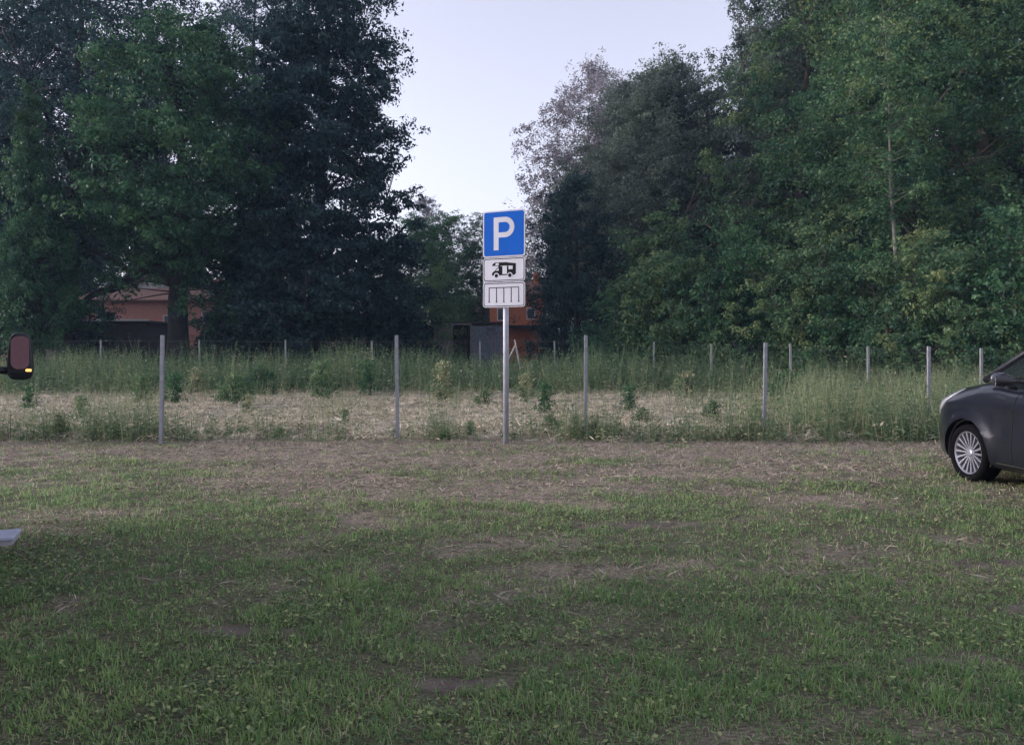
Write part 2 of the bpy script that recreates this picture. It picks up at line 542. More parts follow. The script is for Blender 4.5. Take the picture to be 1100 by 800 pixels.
def weeds(name, label, x, y, h, val, nl=7, stem_w=.006, leaf=.06, leanv=.16):
    n = len(x)
    V1, v1 = blades(x, y, h, np.full(n, stem_w), val, lean=leanv, tipw=.3)
    # side leaves going up each stem
    k = nl
    cx = np.repeat(x, k); cy = np.repeat(y, k); hh = np.repeat(h, k); m_ = n * k
    t = rng.uniform(.1, .95, m_); ang = rng.uniform(0, 2 * PI, m_)
    L = leaf * rng.uniform(.5, 1.5, m_) * (1.2 - .7 * t)
    C = np.stack([cx + (L * .5 + hh * .05 * t) * np.cos(ang), cy + (L * .5 + hh * .05 * t) * np.sin(ang), ground_z(cx, cy) + hh * t], 1)
    A = np.stack([np.cos(ang), np.sin(ang), rng.uniform(.1, 1.4, m_)], 1)
    Nn = unit(np.stack([rng.normal(0, .6, m_), rng.normal(0, .6, m_), np.ones(m_)], 1))
    V2 = leaf_quads(C, Nn, A, L, L * rng.uniform(.16, .4, m_))
    v2 = np.clip(np.repeat(val, k) + rng.normal(0, .1, m_), 0, 1)
    V = np.concatenate([V1, V2]); v = np.concatenate([v1, v2])
    me = fast_mesh(name, V, len(V) // 4, v)
    return tag(link(name, me, weed_m), label, 'weeds', None, 'stuff')


def scatter(n, x0, x1, y0, y1, dens):
    x = rng.uniform(x0, x1, n); y = rng.uniform(y0, y1, n)
    k = rng.random(n) < dens(x, y)
    return x[k], y[k]


def ppx(x, y):
    return 550 + x / y * F


# strip under the near fence
def d_front(x, y):
    p = ppx(x, y)
    line = np.exp(-((y - (FENCE_Y + .15)) / .55) ** 2)
    side = .20 + .9 * (1 - sstep(120, 235, p)) * (.55) + .85 * np.exp(-((p - 628) / 26) ** 2) + .65 * np.exp(-((p - 820) / 34) ** 2) + .8 * sstep(850, 900, p) \
        + .35 * np.exp(-((p - 170) / 28) ** 2) + .4 * np.exp(-((p - 480) / 25) ** 2) + .25 * sstep(640, 700, p)
    return line * np.clip(side, 0, 1) * sstep(.30, .62, fbm(x * 2.6, y * 1.5, 201, 3))


x, y = scatter(26000, -12, 12.5, 11.3, 13.6, d_front)
h = rng.uniform(.08, .78, len(x)) * (.25 + 1.35 * fbm(x * 2.2, y, 211, 3)) * (1 + .2 * sstep(3, 6, x))
weeds('fence_weeds', 'green weeds and grass tufts along the near fence line', x, y, h, np.clip(rng.normal(.45, .22, len(x)), 0, 1), 7, .007, .085)


# right-hand tall band, from just behind the fence
def d_right(x, y):
    p = ppx(x, y)
    s = sstep(770, 905, p + (y - 12) * 10)
    return s * (.3 + .7 * fbm(x * .9, y * .9, 221)) * (.12 + .88 * sstep(825, 905, p))


x, y = scatter(34000, 2.5, 17, 12.6, 23, d_right)
h = rng.uniform(.3, 1.0, len(x)) * (.35 + 1.2 * fbm(x * 1.1, y * 1.1, 231, 3))
weeds('tall_grass', 'tall green grass filling the field near the dark car', x, y, h, np.clip(rng.normal(.5, .2, len(x)), 0, 1), 6, .009, .11)


# far green band before the back fence
def d_far(x, y):
    n = fbm(x * .28 + 5, y * .45, 241, 3)
    return sstep(23.5, 27.0, y + 5 * (n - .5)) * (.35 + .65 * fbm(x * .9, y * .9, 251))


x, y = scatter(46000, -27, 27, 20.5, 34, d_far)
h = rng.uniform(.45, 1.35, len(x)) * (.40 + 1.35 * fbm(x * .7, y * .7, 261, 3)) + .25 * np.exp(-((ppx(x, y) - 375) / 45) ** 2)
weeds('weed_band', 'knee high to chest high weeds before the back fence', x, y, h, np.clip(rng.normal(.30, .16, len(x)) + .6 * (fbm(x * .5, y * .5, 265) - .4), 0, 1), 7, .014, .17)


# thin growth over the straw field
def d_field(x, y):
    return sstep(.55, .74, fbm(x * .8, y * 1.1, 271, 3)) * .9 + .05


x, y = scatter(17000, -18, 16, 12.2, 26, d_field)
h = rng.uniform(.06, .75, len(x)) * (.3 + 1.1 * fbm(x * 1.1, y, 281, 3))
weeds('sparse_weeds', 'thin weeds coming up through the straw mulch', x, y, h, np.clip(rng.normal(.55, .25, len(x)), 0, 1), 6, .007, .07)

# mulch tufts: straw lying in the field
n = 120000
y = 11.7 + 16.6 * rng.random(n) ** 1.5; x = rng.uniform(-1, 1, n) * (.72 * y)
kk = rng.random(n) < sstep(11.6, 12.9, y + 1.5 * (fbm(x * 1.3, y * 2, 61) - .5)) * ( .12 + .9 * sstep(.42, .66, fbm(x * 1.3, y * 1.9, 295, 3)))
x, y = x[kk], y[kk]; n = len(x)
ang = rng.uniform(0, 2 * PI, n)
C = np.stack([x, y, ground_z(x, y) + rng.uniform(.005, .09, n) * (.3 + 1.2 * fbm(x * 1.3, y * 1.9, 295, 3))], 1)
A = np.stack([np.cos(ang), np.sin(ang), rng.normal(0, .35, n)], 1)
Nn = unit(np.stack([rng.normal(0, .6, n), rng.normal(0, .6, n), np.ones(n)], 1))
V = leaf_quads(C, Nn, A, rng.uniform(.08, .30, n), rng.uniform(.008, .020, n))
me = fast_mesh('mulch', V, n, rng.random(n))
mm = leafmat('mulch_stem', [(0, (.28, .235, .165)), (.5, (.58, .51, .375)), (1, (.80, .73, .56))], .85, 0)
tag(link('straw_mulch', me, mm), 'pale straw mulch spread over the fenced field', 'straw', None, 'stuff')


# ------------------------------------------------------------------ trees
bark_dark = mat('bark_dark', (.020, .018, .019), .9, noise=.5, nscale=3, bump=.8)
bark_pale = mat('bark_pale', (.30, .27, .25), .85, noise=.45, nscale=4, bump=.5)
bark_slim = mat('bark_slim', (.17, .165, .14), .85, noise=.45, nscale=4, bump=.5)
bark_brown = mat('bark_brown', (.10, .075, .06), .9, noise=.4, nscale=3, bump=.6)
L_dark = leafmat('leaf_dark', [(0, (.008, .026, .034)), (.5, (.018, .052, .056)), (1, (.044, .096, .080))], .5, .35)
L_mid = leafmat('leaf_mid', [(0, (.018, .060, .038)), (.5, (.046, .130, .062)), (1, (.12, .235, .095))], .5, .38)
L_wood = leafmat('leaf_wood', [(0, (.030, .085, .050)), (.5, (.075, .170, .080)), (.85, (.155, .255, .10)), (1, (.24, .31, .12))], .5, .4)
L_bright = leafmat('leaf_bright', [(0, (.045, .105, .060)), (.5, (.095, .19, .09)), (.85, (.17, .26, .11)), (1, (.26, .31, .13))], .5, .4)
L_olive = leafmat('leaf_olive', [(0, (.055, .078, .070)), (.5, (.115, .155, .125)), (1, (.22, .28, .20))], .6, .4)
L_grey = leafmat('leaf_grey', [(0, (.14, .135, .15)), (.5, (.27, .25, .27)), (1, (.42, .38, .40))], .7, .4)


def profile(kind, t):
    if kind == 'round': return (np.clip(np.sin(PI * np.clip(t, .0, 1) ** .8), 0, 1)) ** .55
    if kind == 'cone': return np.clip((1 - t) ** .75 * np.clip(t * 6 + .45, 0, 1), .02, 1)
    if kind == 'tall': return np.clip((1 - t ** 2.6) ** .6 * np.clip(t * 4 + .5, 0, 1), .05, 1)
    if kind == 'skirt': return np.clip((1 - t ** 2.4) ** 1.2 * np.clip(t * 6 + .6, 0, 1), .05, 1)
    if kind == 'dome': return np.clip((1 - t ** 2.2) ** .5, .05, 1)
    return np.ones_like(t)


def make_tree(seed, H, Rad, cb, kind='round', nc=240, lpc=300, rc=.8, leaf=.15, tr=.35, flat=.65, shell=.35,
              leafm=None, bark=None, limbs=14, extra=None, top=.9, lw=.55, tone=.25, rough=.28, limbr=.35, sparse=1.0, hang=None, wob_=.014):
    """one tree: returns (trunk mesh, crown mesh). Crown: clumps of leaves on the ends of limbs and twigs"""
    rg = np.random.default_rng(seed)
    # trunk path
    nt_ = 9
    tz = np.linspace(0, H * top, nt_)
    wob = np.cumsum(rg.normal(0, wob_ * H, (nt_, 2)), 0) * np.linspace(0, 1, nt_)[:, None]
    P = np.stack([wob[:, 0], wob[:, 1], tz], 1)
    rad = tr * (1 - np.linspace(0, 1, nt_)) ** .8 * .95 + tr * .05
    rad[0] *= 1.35
    tv = []; tf = []; off = 0

    def add_tube(pts, rr, sides=6):
        nonlocal off
        v, f = tube_np(pts, rr, sides, False)
        tv.append(v); tf.extend([tuple(int(i) + off for i in q) for q in f]); off += len(v)
    add_tube(P, rad, 10)

    def trunk_at(z):
        return np.array([np.interp(z, tz, P[:, 0]), np.interp(z, tz, P[:, 1]), z])
    # clump centres in the envelope
    ph = rg.uniform(0, 6.28, 6)
    C = []
    while len(C) < nc:
        t = rg.random(); a = rg.uniform(0, 2 * PI)
        z = cb + t * (H - cb)
        env = Rad * float(profile(kind, np.array(t)))
        bump = 1 + rough * (math.sin(3 * a + ph[0] + 5 * t) * .4 + math.sin(5 * a + ph[1] - 9 * t) * .35 + math.sin(2 * a + ph[2] + 17 * t) * .35 + math.sin(9 * a + ph[3] + 23 * t) * .25)
        if rg.random() > env / Rad + .1: continue
        r = env * bump * (shell + (1 - shell) * rg.random() ** .5) - rc * .35
        c = trunk_at(min(z, tz[-1])); c = c + np.array([r * math.cos(a), r * math.sin(a), z - c[2]])
        C.append(c)
    if hang: C += [np.array(q, float) for q in hang]; nc = len(C)
    C = np.array(C)
    # limbs
    ft = np.linspace(cb * .8, H * top, 40); limb_pts = [np.array([trunk_at(q) for q in ft])]
    lim = []
    for k in range(limbs):
        e = C[rg.integers(len(C))] if k % 2 else C[np.argmax(np.linalg.norm(C[:, :2], axis=1) * rg.random(len(C)))]
        rr = np.hypot(e[0], e[1])
        z0 = max(cb * .75, min(e[2] - rr * rg.uniform(.3, .9), H * top * .92)); z0 = max(z0, H * .08)
        s = trunk_at(z0)
        m1 = s + (e - s) * .35 + np.array([0, 0, rg.uniform(-.02, .08) * rr]) + rg.normal(0, .04 * rr, 3)
        m2 = s + (e - s) * .7 + np.array([0, 0, rg.uniform(.0, .1) * rr]) + rg.normal(0, .05 * rr, 3)
        tt = np.linspace(0, 1, 8)[:, None]
        pts = (1 - tt) ** 3 * s + 3 * tt * (1 - tt) ** 2 * m1 + 3 * tt ** 2 * (1 - tt) * m2 + tt ** 3 * e
        r0 = np.interp(z0, tz, rad) * limbr * rg.uniform(.7, 1.3)
        add_tube(pts, r0 * (1 - tt[:, 0] * .88), 6)
        limb_pts.append(pts[2:])
    if extra is not None:
        for pts, r0, r1 in extra:
            pts = np.array(pts, float); tt = np.linspace(0, 1, 16)
            # smooth the path
            key = np.linspace(0, 1, len(pts))
            sm = np.stack([np.interp(tt, key, pts[:, i]) for i in range(3)], 1)
            for _ in range(3): sm[1:-1] = (sm[:-2] + sm[1:-1] * 2 + sm[2:]) / 4
            add_tube(sm, np.linspace(r0, r1, 16), 8)
    LP = np.concatenate(limb_pts); maxl = Rad * .5 + rc
    for c in C:
        dd = np.linalg.norm(LP - c, axis=1) + np.clip(LP[:, 2] - c[2] + .3, 0, 9) * 1.5
        s = LP[int(np.argmin(dd))]
        if np.linalg.norm(s - c) < .2 or np.linalg.norm(s - c) > maxl: continue
        mid = (s + c) / 2 + rg.normal(0, .08, 3) * np.linalg.norm(c - s)
        r0 = max(.018, tr * .07)
        tt = np.linspace(0, 1, 5)[:, None]
        pts = (1 - tt) ** 2 * s + 2 * tt * (1 - tt) * mid + tt ** 2 * c
        add_tube(pts, np.linspace(r0, r0 * .3, 5), 4)
    me = bpy.data.meshes.new('trunk'); me.from_pydata(np.concatenate(tv).tolist(), [], tf); me.update()
    me.polygons.foreach_set('use_smooth', [True] * len(me.polygons))
    # leaves
    cnt = np.maximum(20, (lpc * rg.uniform(.45, 1.35, nc) * sparse)).astype(int)
    cc = np.repeat(C, cnt, 0); M = len(cc)
    rcl = np.repeat(rc * rg.uniform(.65, 1.35, nc), cnt)
    # each clump is itself a few smaller sprays
    sub = rg.integers(0, 7, M); ids = np.repeat(np.arange(nc), cnt)
    so_ = rg.normal(0, .55, (nc, 7, 3)); so_[:, :, 2] *= flat
    d = unit(rg.normal(0, 1, (M, 3))); rad_ = rg.random(M) ** .45
    loc = so_[ids, sub] * rcl[:, None] + d * (rad_ * rcl * .48)[:, None] * np.array([1, 1, flat])
    loc[:, 2] -= .12 * rcl * rad_ ** 2
    C3 = cc + loc
    Nn = unit(d * .8 + rg.normal(0, .7, (M, 3)) + np.array([0, 0, .55]))
    A = unit(rg.normal(0, 1, (M, 3)) + np.array([0, 0, -.45]) + d * .6)
    Lh = leaf * rg.uniform(.6, 1.35, M)
    V = leaf_quads(C3, Nn, A, Lh, Lh * lw * rg.uniform(.7, 1.2, M))
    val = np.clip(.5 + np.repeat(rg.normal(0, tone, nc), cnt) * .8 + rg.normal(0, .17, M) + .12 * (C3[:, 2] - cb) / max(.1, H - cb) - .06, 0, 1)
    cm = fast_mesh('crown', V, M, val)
    return me, cm


def tree(name, meshes, px, d, label, cat='tree', group=None, leafm=None, bark=None, rz=0, sc=(1, 1, 1), parts=('trunk', 'crown')):
    x = X_(px, d)
    r = empty(name, (x, d, gz(x, d) - .03), label, cat, group, rz)
    r.scale = sc
    a = link(parts[0], meshes[0] if meshes[0].users == 0 else meshes[0].copy(), bark, r) if False else None
    for nm, me_, m_ in ((parts[0], meshes[0], bark), (parts[1], meshes[1], leafm)):
        o = bpy.data.objects.new(nm, me_); COL.objects.link(o); o.parent = r
        if len(me_.materials) == 0: me_.materials.append(m_)
        else:
            o.material_slots[0].link = 'OBJECT'; o.material_slots[0].material = m_
    return r


# meshes ---- (local axes: x right, y away, z up)
def z_at(py, d): return Z_(py, d)


d = 36
limb_arch = [([(-.1, 0, 4.6), (-.9, -.3, 5.6), (-1.9, -.4, 5.0), (-2.7, -.5, 4.2), (-3.6, -.5, 4.25), (-4.3, -.4, 3.7), (-4.7, -.3, 3.1)], .30, .10),
             ([(-1.9, -.4, 5.0), (-3.0, -.8, 5.8), (-4.2, -1.0, 6.3)], .15, .04),
             ([(.1, 0, 5.0), (1.2, -.2, 6.2), (2.2, -.3, 7.5)], .28, .08)]
m_oak = make_tree(101, 17.4, 5.3, 5.25, 'round', nc=330, lpc=330, rc=.95, leaf=.17, tr=.52, flat=.62, shell=.45, limbs=18, extra=limb_arch, tone=.28, rough=.22, hang=[(-3.9, -.9, 3.6), (-3.0, -1.2, 4.9), (-2.1, -1.2, 4.4), (-1.2, -1.3, 4.6), (.9, -1.4, 3.9), (1.7, -1.2, 3.3), (2.4, -1.3, 3.0), (1.4, -1.5, 4.6), (-4.6, -.8, 2.6), (2.8, -1, 4.2), (-2.7, -1.3, 3.5)])
m_open = make_tree(102, 25, 8.2, 6.6, 'round', nc=420, lpc=260, rc=1.05, leaf=.17, tr=.55, flat=.6, shell=.25, limbs=26, tone=.2, rough=.4, limbr=.5)
m_cone = make_tree(103, 13.2, 3.2, 1.5, 'cone', nc=190, lpc=300, rc=.75, leaf=.15, tr=.25, limbs=12)
m_beech = make_tree(104, 27, 5.7, .8, 'skirt', nc=760, lpc=250, rc=1.0, leaf=.20, tr=.45, flat=.42, shell=.22, limbs=30, tone=.2, rough=.2, limbr=.35)
m_big = make_tree(105, 24, 6.2, 2.0, 'tall', nc=380, lpc=270, rc=1.0, leaf=.17, tr=.45, flat=.6, shell=.4, limbs=22, rough=.35)
m_big2 = make_tree(106, 20, 5.0, 2.0, 'round', nc=360, lpc=320, rc=1.0, leaf=.16, tr=.36, flat=.6, shell=.4, limbs=20, rough=.35)
m_mid = make_tree(107, 13, 4.0, .6, 'dome', nc=200, lpc=260, rc=.9, leaf=.17, tr=.25, limbs=14, rough=.35)
m_spruce = make_tree(108, 12.0, 3.0, .4, 'cone', nc=190, lpc=260, rc=.7, leaf=.14, tr=.22, flat=.45, limbs=14, lw=.4)
m_birch = make_tree(109, 23.5, 5.6, 4.0, 'round', nc=560, lpc=130, rc=.8, leaf=.17, tr=.28, flat=.9, shell=.2, limbs=46, rough=.35, limbr=.5, tone=.2)
m_shrub = make_tree(110, 5.4, 2.4, .1, 'dome', nc=90, lpc=250, rc=.55, leaf=.13, tr=.08, flat=.7, shell=.4, limbs=12, rough=.5, top=.7)
m_shrub2 = make_tree(111, 6.2, 2.1, .1, 'tall', nc=90, lpc=230, rc=.6, leaf=.13, tr=.09, flat=.65, shell=.4, limbs=12, rough=.55, top=.7)
m_slim = make_tree(112, 16.5, 2.2, 6.5, 'round', nc=130, lpc=170, rc=.6, leaf=.13, tr=.085, flat=.6, shell=.2, limbs=3, rough=.4, top=.95, limbr=.2, wob_=.005)

GL, GR, GC = 'tall trees left of the sign', 'trees of the wood behind the right of the field', 'far trees beyond the sheds'
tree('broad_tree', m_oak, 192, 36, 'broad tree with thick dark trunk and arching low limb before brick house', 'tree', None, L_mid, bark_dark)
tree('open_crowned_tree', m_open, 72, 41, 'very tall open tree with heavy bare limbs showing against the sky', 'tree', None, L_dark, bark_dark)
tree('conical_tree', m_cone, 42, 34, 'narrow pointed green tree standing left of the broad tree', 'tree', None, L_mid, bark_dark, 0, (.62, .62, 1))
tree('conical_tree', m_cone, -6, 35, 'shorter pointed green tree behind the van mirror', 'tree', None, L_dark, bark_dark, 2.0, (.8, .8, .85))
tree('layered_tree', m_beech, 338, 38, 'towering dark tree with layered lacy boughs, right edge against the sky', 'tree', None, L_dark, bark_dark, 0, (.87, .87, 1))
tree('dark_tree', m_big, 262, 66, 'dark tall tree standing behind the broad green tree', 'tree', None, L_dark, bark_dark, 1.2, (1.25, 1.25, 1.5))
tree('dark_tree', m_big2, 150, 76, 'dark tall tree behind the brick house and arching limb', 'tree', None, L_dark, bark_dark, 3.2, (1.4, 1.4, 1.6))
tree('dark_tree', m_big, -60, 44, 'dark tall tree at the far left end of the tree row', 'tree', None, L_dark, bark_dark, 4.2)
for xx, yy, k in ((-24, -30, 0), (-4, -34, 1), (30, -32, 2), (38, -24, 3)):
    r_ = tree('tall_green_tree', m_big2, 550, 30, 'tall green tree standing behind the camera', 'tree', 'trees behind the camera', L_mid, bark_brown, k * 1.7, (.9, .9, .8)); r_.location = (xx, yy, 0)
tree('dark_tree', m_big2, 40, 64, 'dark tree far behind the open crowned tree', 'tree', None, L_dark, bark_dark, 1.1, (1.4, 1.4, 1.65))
# dark undergrowth beneath the layered tree
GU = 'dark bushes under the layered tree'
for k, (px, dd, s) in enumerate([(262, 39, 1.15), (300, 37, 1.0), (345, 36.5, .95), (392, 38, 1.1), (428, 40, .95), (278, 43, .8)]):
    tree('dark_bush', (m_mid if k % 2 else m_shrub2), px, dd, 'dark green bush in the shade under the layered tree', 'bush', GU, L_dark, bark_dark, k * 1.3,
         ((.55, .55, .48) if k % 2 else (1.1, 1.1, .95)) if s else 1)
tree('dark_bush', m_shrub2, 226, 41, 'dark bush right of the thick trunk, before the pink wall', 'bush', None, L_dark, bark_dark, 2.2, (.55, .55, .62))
tree('dark_bush', m_shrub2, 95, 42, 'dark bush at the left end of the garage', 'bush', None, L_dark, bark_dark, 3.2, (.8, .8, .7))
# centre, far
tree('leafy_bush', m_shrub2, 473, 43, 'bright green ivy-like bush beside the low brown shed', 'bush', None, L_bright, bark_brown, .6, (.72, .72, 1.0))
tree('far_tree', m_mid, 482, 60, 'green tree rising behind the weathered shed', 'tree', None, L_mid, bark_brown, 1.1, (.9, .9, .93))
tree('far_tree', m_mid, 520, 64, 'brownish green tree directly behind the blue sign', 'tree', None, L_olive, bark_brown, 2.1, (.95, .95, .98))
tree('far_tree', m_mid, 440, 62, 'green tree partly hidden by the layered tree', 'tree', None, L_mid, bark_brown, 3.3, (1, 1, .95))
tree('bare_tree', m_slim, 465, 68, 'pale thin topped tree above the green far trees', 'tree', None, L_grey, bark_pale, .4, (1.1, 1.1, .92))
tree('far_tree', m_mid, 545, 76, 'distant olive tree right behind the orange house', 'tree', None, L_olive, bark_brown, 4.4, (1.1, 1.1, .9))
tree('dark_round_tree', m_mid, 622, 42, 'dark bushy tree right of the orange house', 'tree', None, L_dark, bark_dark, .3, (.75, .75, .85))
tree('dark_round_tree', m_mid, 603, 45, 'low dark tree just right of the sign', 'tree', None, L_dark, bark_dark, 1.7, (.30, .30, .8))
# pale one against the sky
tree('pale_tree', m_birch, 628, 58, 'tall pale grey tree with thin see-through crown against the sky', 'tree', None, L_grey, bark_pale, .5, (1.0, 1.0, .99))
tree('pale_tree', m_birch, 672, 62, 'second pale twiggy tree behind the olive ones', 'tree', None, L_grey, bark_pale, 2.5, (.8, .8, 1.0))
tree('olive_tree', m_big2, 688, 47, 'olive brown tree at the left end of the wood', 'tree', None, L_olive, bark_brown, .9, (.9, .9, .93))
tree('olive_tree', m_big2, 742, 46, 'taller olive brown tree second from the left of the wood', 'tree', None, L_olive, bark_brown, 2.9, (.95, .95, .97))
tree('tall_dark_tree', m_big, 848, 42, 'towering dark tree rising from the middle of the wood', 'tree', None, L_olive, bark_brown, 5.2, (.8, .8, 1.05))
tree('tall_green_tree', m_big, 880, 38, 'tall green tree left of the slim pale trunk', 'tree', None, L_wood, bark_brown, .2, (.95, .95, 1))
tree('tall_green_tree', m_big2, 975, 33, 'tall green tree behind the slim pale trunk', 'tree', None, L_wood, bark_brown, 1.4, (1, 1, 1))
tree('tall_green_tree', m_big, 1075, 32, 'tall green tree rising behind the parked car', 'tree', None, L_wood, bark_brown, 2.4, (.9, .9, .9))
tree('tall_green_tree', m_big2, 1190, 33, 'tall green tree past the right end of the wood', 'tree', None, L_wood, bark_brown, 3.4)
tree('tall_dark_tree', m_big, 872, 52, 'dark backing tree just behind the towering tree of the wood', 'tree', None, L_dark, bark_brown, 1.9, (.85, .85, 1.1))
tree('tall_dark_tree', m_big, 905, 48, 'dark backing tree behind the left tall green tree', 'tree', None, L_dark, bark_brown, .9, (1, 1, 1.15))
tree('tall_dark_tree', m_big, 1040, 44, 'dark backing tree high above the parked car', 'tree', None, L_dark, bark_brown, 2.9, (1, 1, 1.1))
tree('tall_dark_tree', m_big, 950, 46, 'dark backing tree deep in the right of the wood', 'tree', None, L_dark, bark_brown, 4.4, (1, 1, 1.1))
tree('slim_birch', m_slim, 966, 27.5, 'slim tree with long pale trunk in front of the wood', 'tree', None, L_wood, bark_slim, .3, (1, 1, .95))
tree('olive_tree', m_mid, 642, 54, 'rounded olive tree below the pale tree, behind the dark bushy one', 'tree', None, L_olive, bark_brown, .9, (.95, .95, 1.15))
tree('olive_tree', m_big2, 718, 52, 'olive tree filling between the first two of the wood', 'tree', None, L_olive, bark_brown, 4.9, (1, 1, .93))
tree('olive_tree', m_big2, 790, 50, 'olive tree filling between the second and third of the wood', 'tree', None, L_olive, bark_brown, .3, (1.0, 1.0, 1.12))
tree('olive_tree', m_big2, 665, 54, 'lower olive tree behind the left end of the wood', 'tree', None, L_olive, bark_brown, 5.9, (.95, .95, 1.0))
# shrubs at the foot of the wood
GS = 'bright shrubs along the foot of the wood'
for k, (px, dd, s, me_) in enumerate([(655, 35, .78, m_shrub), (700, 34, .95, m_shrub2), (742, 33, 1.0, m_shrub), (790, 32, 1.1, m_shrub2), (835, 30.5, 1.0, m_shrub), (885, 29, 1.0, m_shrub2),
                                      (935, 27.5, .95, m_shrub), (985, 26, .9, m_shrub2), (1035, 24.5, .85, m_shrub), (1088, 24, 1.0, m_shrub2), (1140, 24, .95, m_shrub), (720, 38, 1.35, m_shrub2),
                                      (815, 36, 1.4, m_shrub), (915, 33, 1.4, m_shrub2), (1010, 30, 1.3, m_shrub)]):
    tree('shrub', me_, px, dd, 'bright green shrub at the foot of the wood behind the back fence', 'shrub', GS, L_bright if k % 3 else L_mid, bark_brown, k * 1.1, (s, s, s))

# ------------------------------------------------------------------ young plants in the field
m_y1 = make_tree(201, .95, .30, .08, 'tall', nc=46, lpc=40, rc=.13, leaf=.06, tr=.009, flat=.8, shell=.1, limbs=4, top=.95, rough=.4)
m_y2 = make_tree(202, .75, .45, .04, 'dome', nc=60, lpc=40, rc=.14, leaf=.055, tr=.008, flat=.7, shell=.2, limbs=6, top=.8, rough=.4)
YG = 'young bushes planted in the straw field'
YL = {'tall': 'slim young bush growing in the straw mulched field', 'low': 'low bushy sapling growing in the straw mulched field'}
for k, (px, py, s, kd) in enumerate([(152, 432, 1.25, 1), (188, 433, 1.5, 1), (212, 425, 1.2, 1), (252, 436, 1.8, 0), (280, 424, 1.7, 0), (265, 445, .9, 1), (345, 428, 1.4, 1), (395, 425, 1.3, 1),
                                     (478, 432, 1.5, 1), (520, 436, .9, 0), (585, 446, 1.25, 1), (563, 430, 1.3, 1), (592, 462, .8, 0), (676, 440, 1.3, 1), (738, 428, 1.5, 0), (690, 456, .7, 0), (765, 450, .8, 0),
                                     (63, 470, 1.0, 1), (85, 450, .9, 1), (30, 440, 1.1, 1), (640, 468, .75, 0), (618, 466, .8, 1), (845, 432, 1.4, 0), (812, 452, 1.0, 1), (896, 452, 1.1, 0), (370, 458, .7, 1),
                                     (120, 470, .8, 0), (505, 468, .6, 1), (478, 472, .5, 0), (425, 466, .5, 0), (300, 470, .55, 0)]):
    dd = HC * F / (py - HOR)
    key = 'tall' if kd else 'low'
    hs = s * dd / 22 * random.uniform(.68, .92)
    tree('young_bush', m_y1 if kd else m_y2, px, dd, YL[key], 'bush', YG + (' slim' if kd else ' low'), (L_bright, L_mid, weed_m)[k % 3], bark_brown, k * .9, (hs, hs, hs), ('stem', 'foliage'))

# ------------------------------------------------------------------ fences
steel = mat('galvanised', (.27, .28, .31), .6, .3, noise=.15, nscale=12)
steel_far = mat('fence_steel', (.27, .28, .29), .7, .2, noise=.2, nscale=8)
wire_m = mat('fence_wire', (.12, .12, .12), .6, .5)


def fence(name, label, posts, wire_top, cells, wr, prad):
    """posts: (px, d, top_py). each post a part; the wire mesh a part"""
    x0, y0 = X_(posts[0][0], posts[0][1]), posts[0][1]
    r = empty(name, (x0, y0, 0), label, 'fence')
    mw = MB(); P = []
    for px, dd, tp in posts:
        x = X_(px, dd); g = gz(x, dd); zt = Z_(tp, dd)
        o = MB(); lean = random.uniform(-.02, .02)
        # C-section post with small hooks
        o.box(-prad, prad, -prad * .8, -prad * .55, -.35, zt - g, bev=.002); o.box(-prad, -prad * .75, -prad * .54, prad * .8, -.35, zt - g); o.box(prad * .75, prad, -prad * .54, prad * .8, -.35, zt - g)
        for kz in range(6): o.box(prad, prad + .008, -.004, .004, .25 + kz * .2, .27 + kz * .2)
        ob = o.build('fence_post', steel_far if prad > .0265 else steel, r)
        ob.location = (x - x0, dd - y0, g); ob.rotation_euler = (random.uniform(-.008, .008), lean, 0)
        P.append((x - x0, dd - y0, g, zt))
    for (a, b) in zip(P[:-1], P[1:]):
        hgt = min(a[3] - a[2], b[3] - b[2]) * wire_top
        rows = 9
        for i in range(rows):
            t = (i / (rows - 1)) ** 1.15
            n = 7
            pts = [(a[0] + (b[0] - a[0]) * k / n, a[1] + (b[1] - a[1]) * k / n - .035, a[2] + (b[2] - a[2]) * k / n + .06 + (hgt - .06) * t - .012 * math.sin(PI * k / n)) for k in range(n + 1)]
            mw.tube(pts, wr * (1.5 if i in (0, rows - 1) else 1), 3, caps=False)
        L = math.hypot(b[0] - a[0], b[1] - a[1]); nv = int(L / cells)
        for k in range(1, nv):
            t = k / nv; x = a[0] + (b[0] - a[0]) * t; yv = a[1] + (b[1] - a[1]) * t - .035; g = a[2] + (b[2] - a[2]) * t
            mw.tube([(x, yv, g + .06), (x, yv, g + hgt - .012 * math.sin(PI * t))], wr * .8, 3, caps=False)
    mw.build('wire_mesh', wire_m, r)
    return r


fence('wire_fence', 'near wire mesh fence on steel posts behind the parking sign',
      [(-95, 11.0, 356), (173, 11.6, 360), (427, 12.1, 360), (629, 12.3, 360), (821, 12.5, 368), (998, 13.6, 372), (1150, 14.6, 374)], .95, .16, .0011, .026)
fence('wire_fence', 'back wire mesh fence on steel posts before the trees',
      [(-80, 30.5, 366), (12, 30.5, 366), (108, 30.5, 365), (214, 31, 365), (307, 31, 365), (400, 31, 366), (516, 32, 367), (596, 31.5, 366), (702, 30, 367), (764, 27.5, 369), (850, 24.5, 369), (933, 21, 372), (1054, 18.5, 374), (1200, 17, 375)],
      .97, .3, .0018, .030)
# leaning brace of the corner
br = empty('fence_brace', (X_(554, 29), 29, 0), 'pair of pale leaning stakes forming a brace right of the sign', 'brace')
for (xa, za, xb, zb) in [(X_(553, 29), Z_(365, 29), X_(562, 29), .1), (X_(553.5, 28.95), Z_(371, 29), X_(534, 29), .2)]:
    o = MB(); o.tube([(xa - X_(554, 29), 0, za), (xb - X_(554, 29), 0, zb)], .035, 6); o.build('stake', mat('pale_wood', (.42, .38, .35), .8, noise=.2), br)
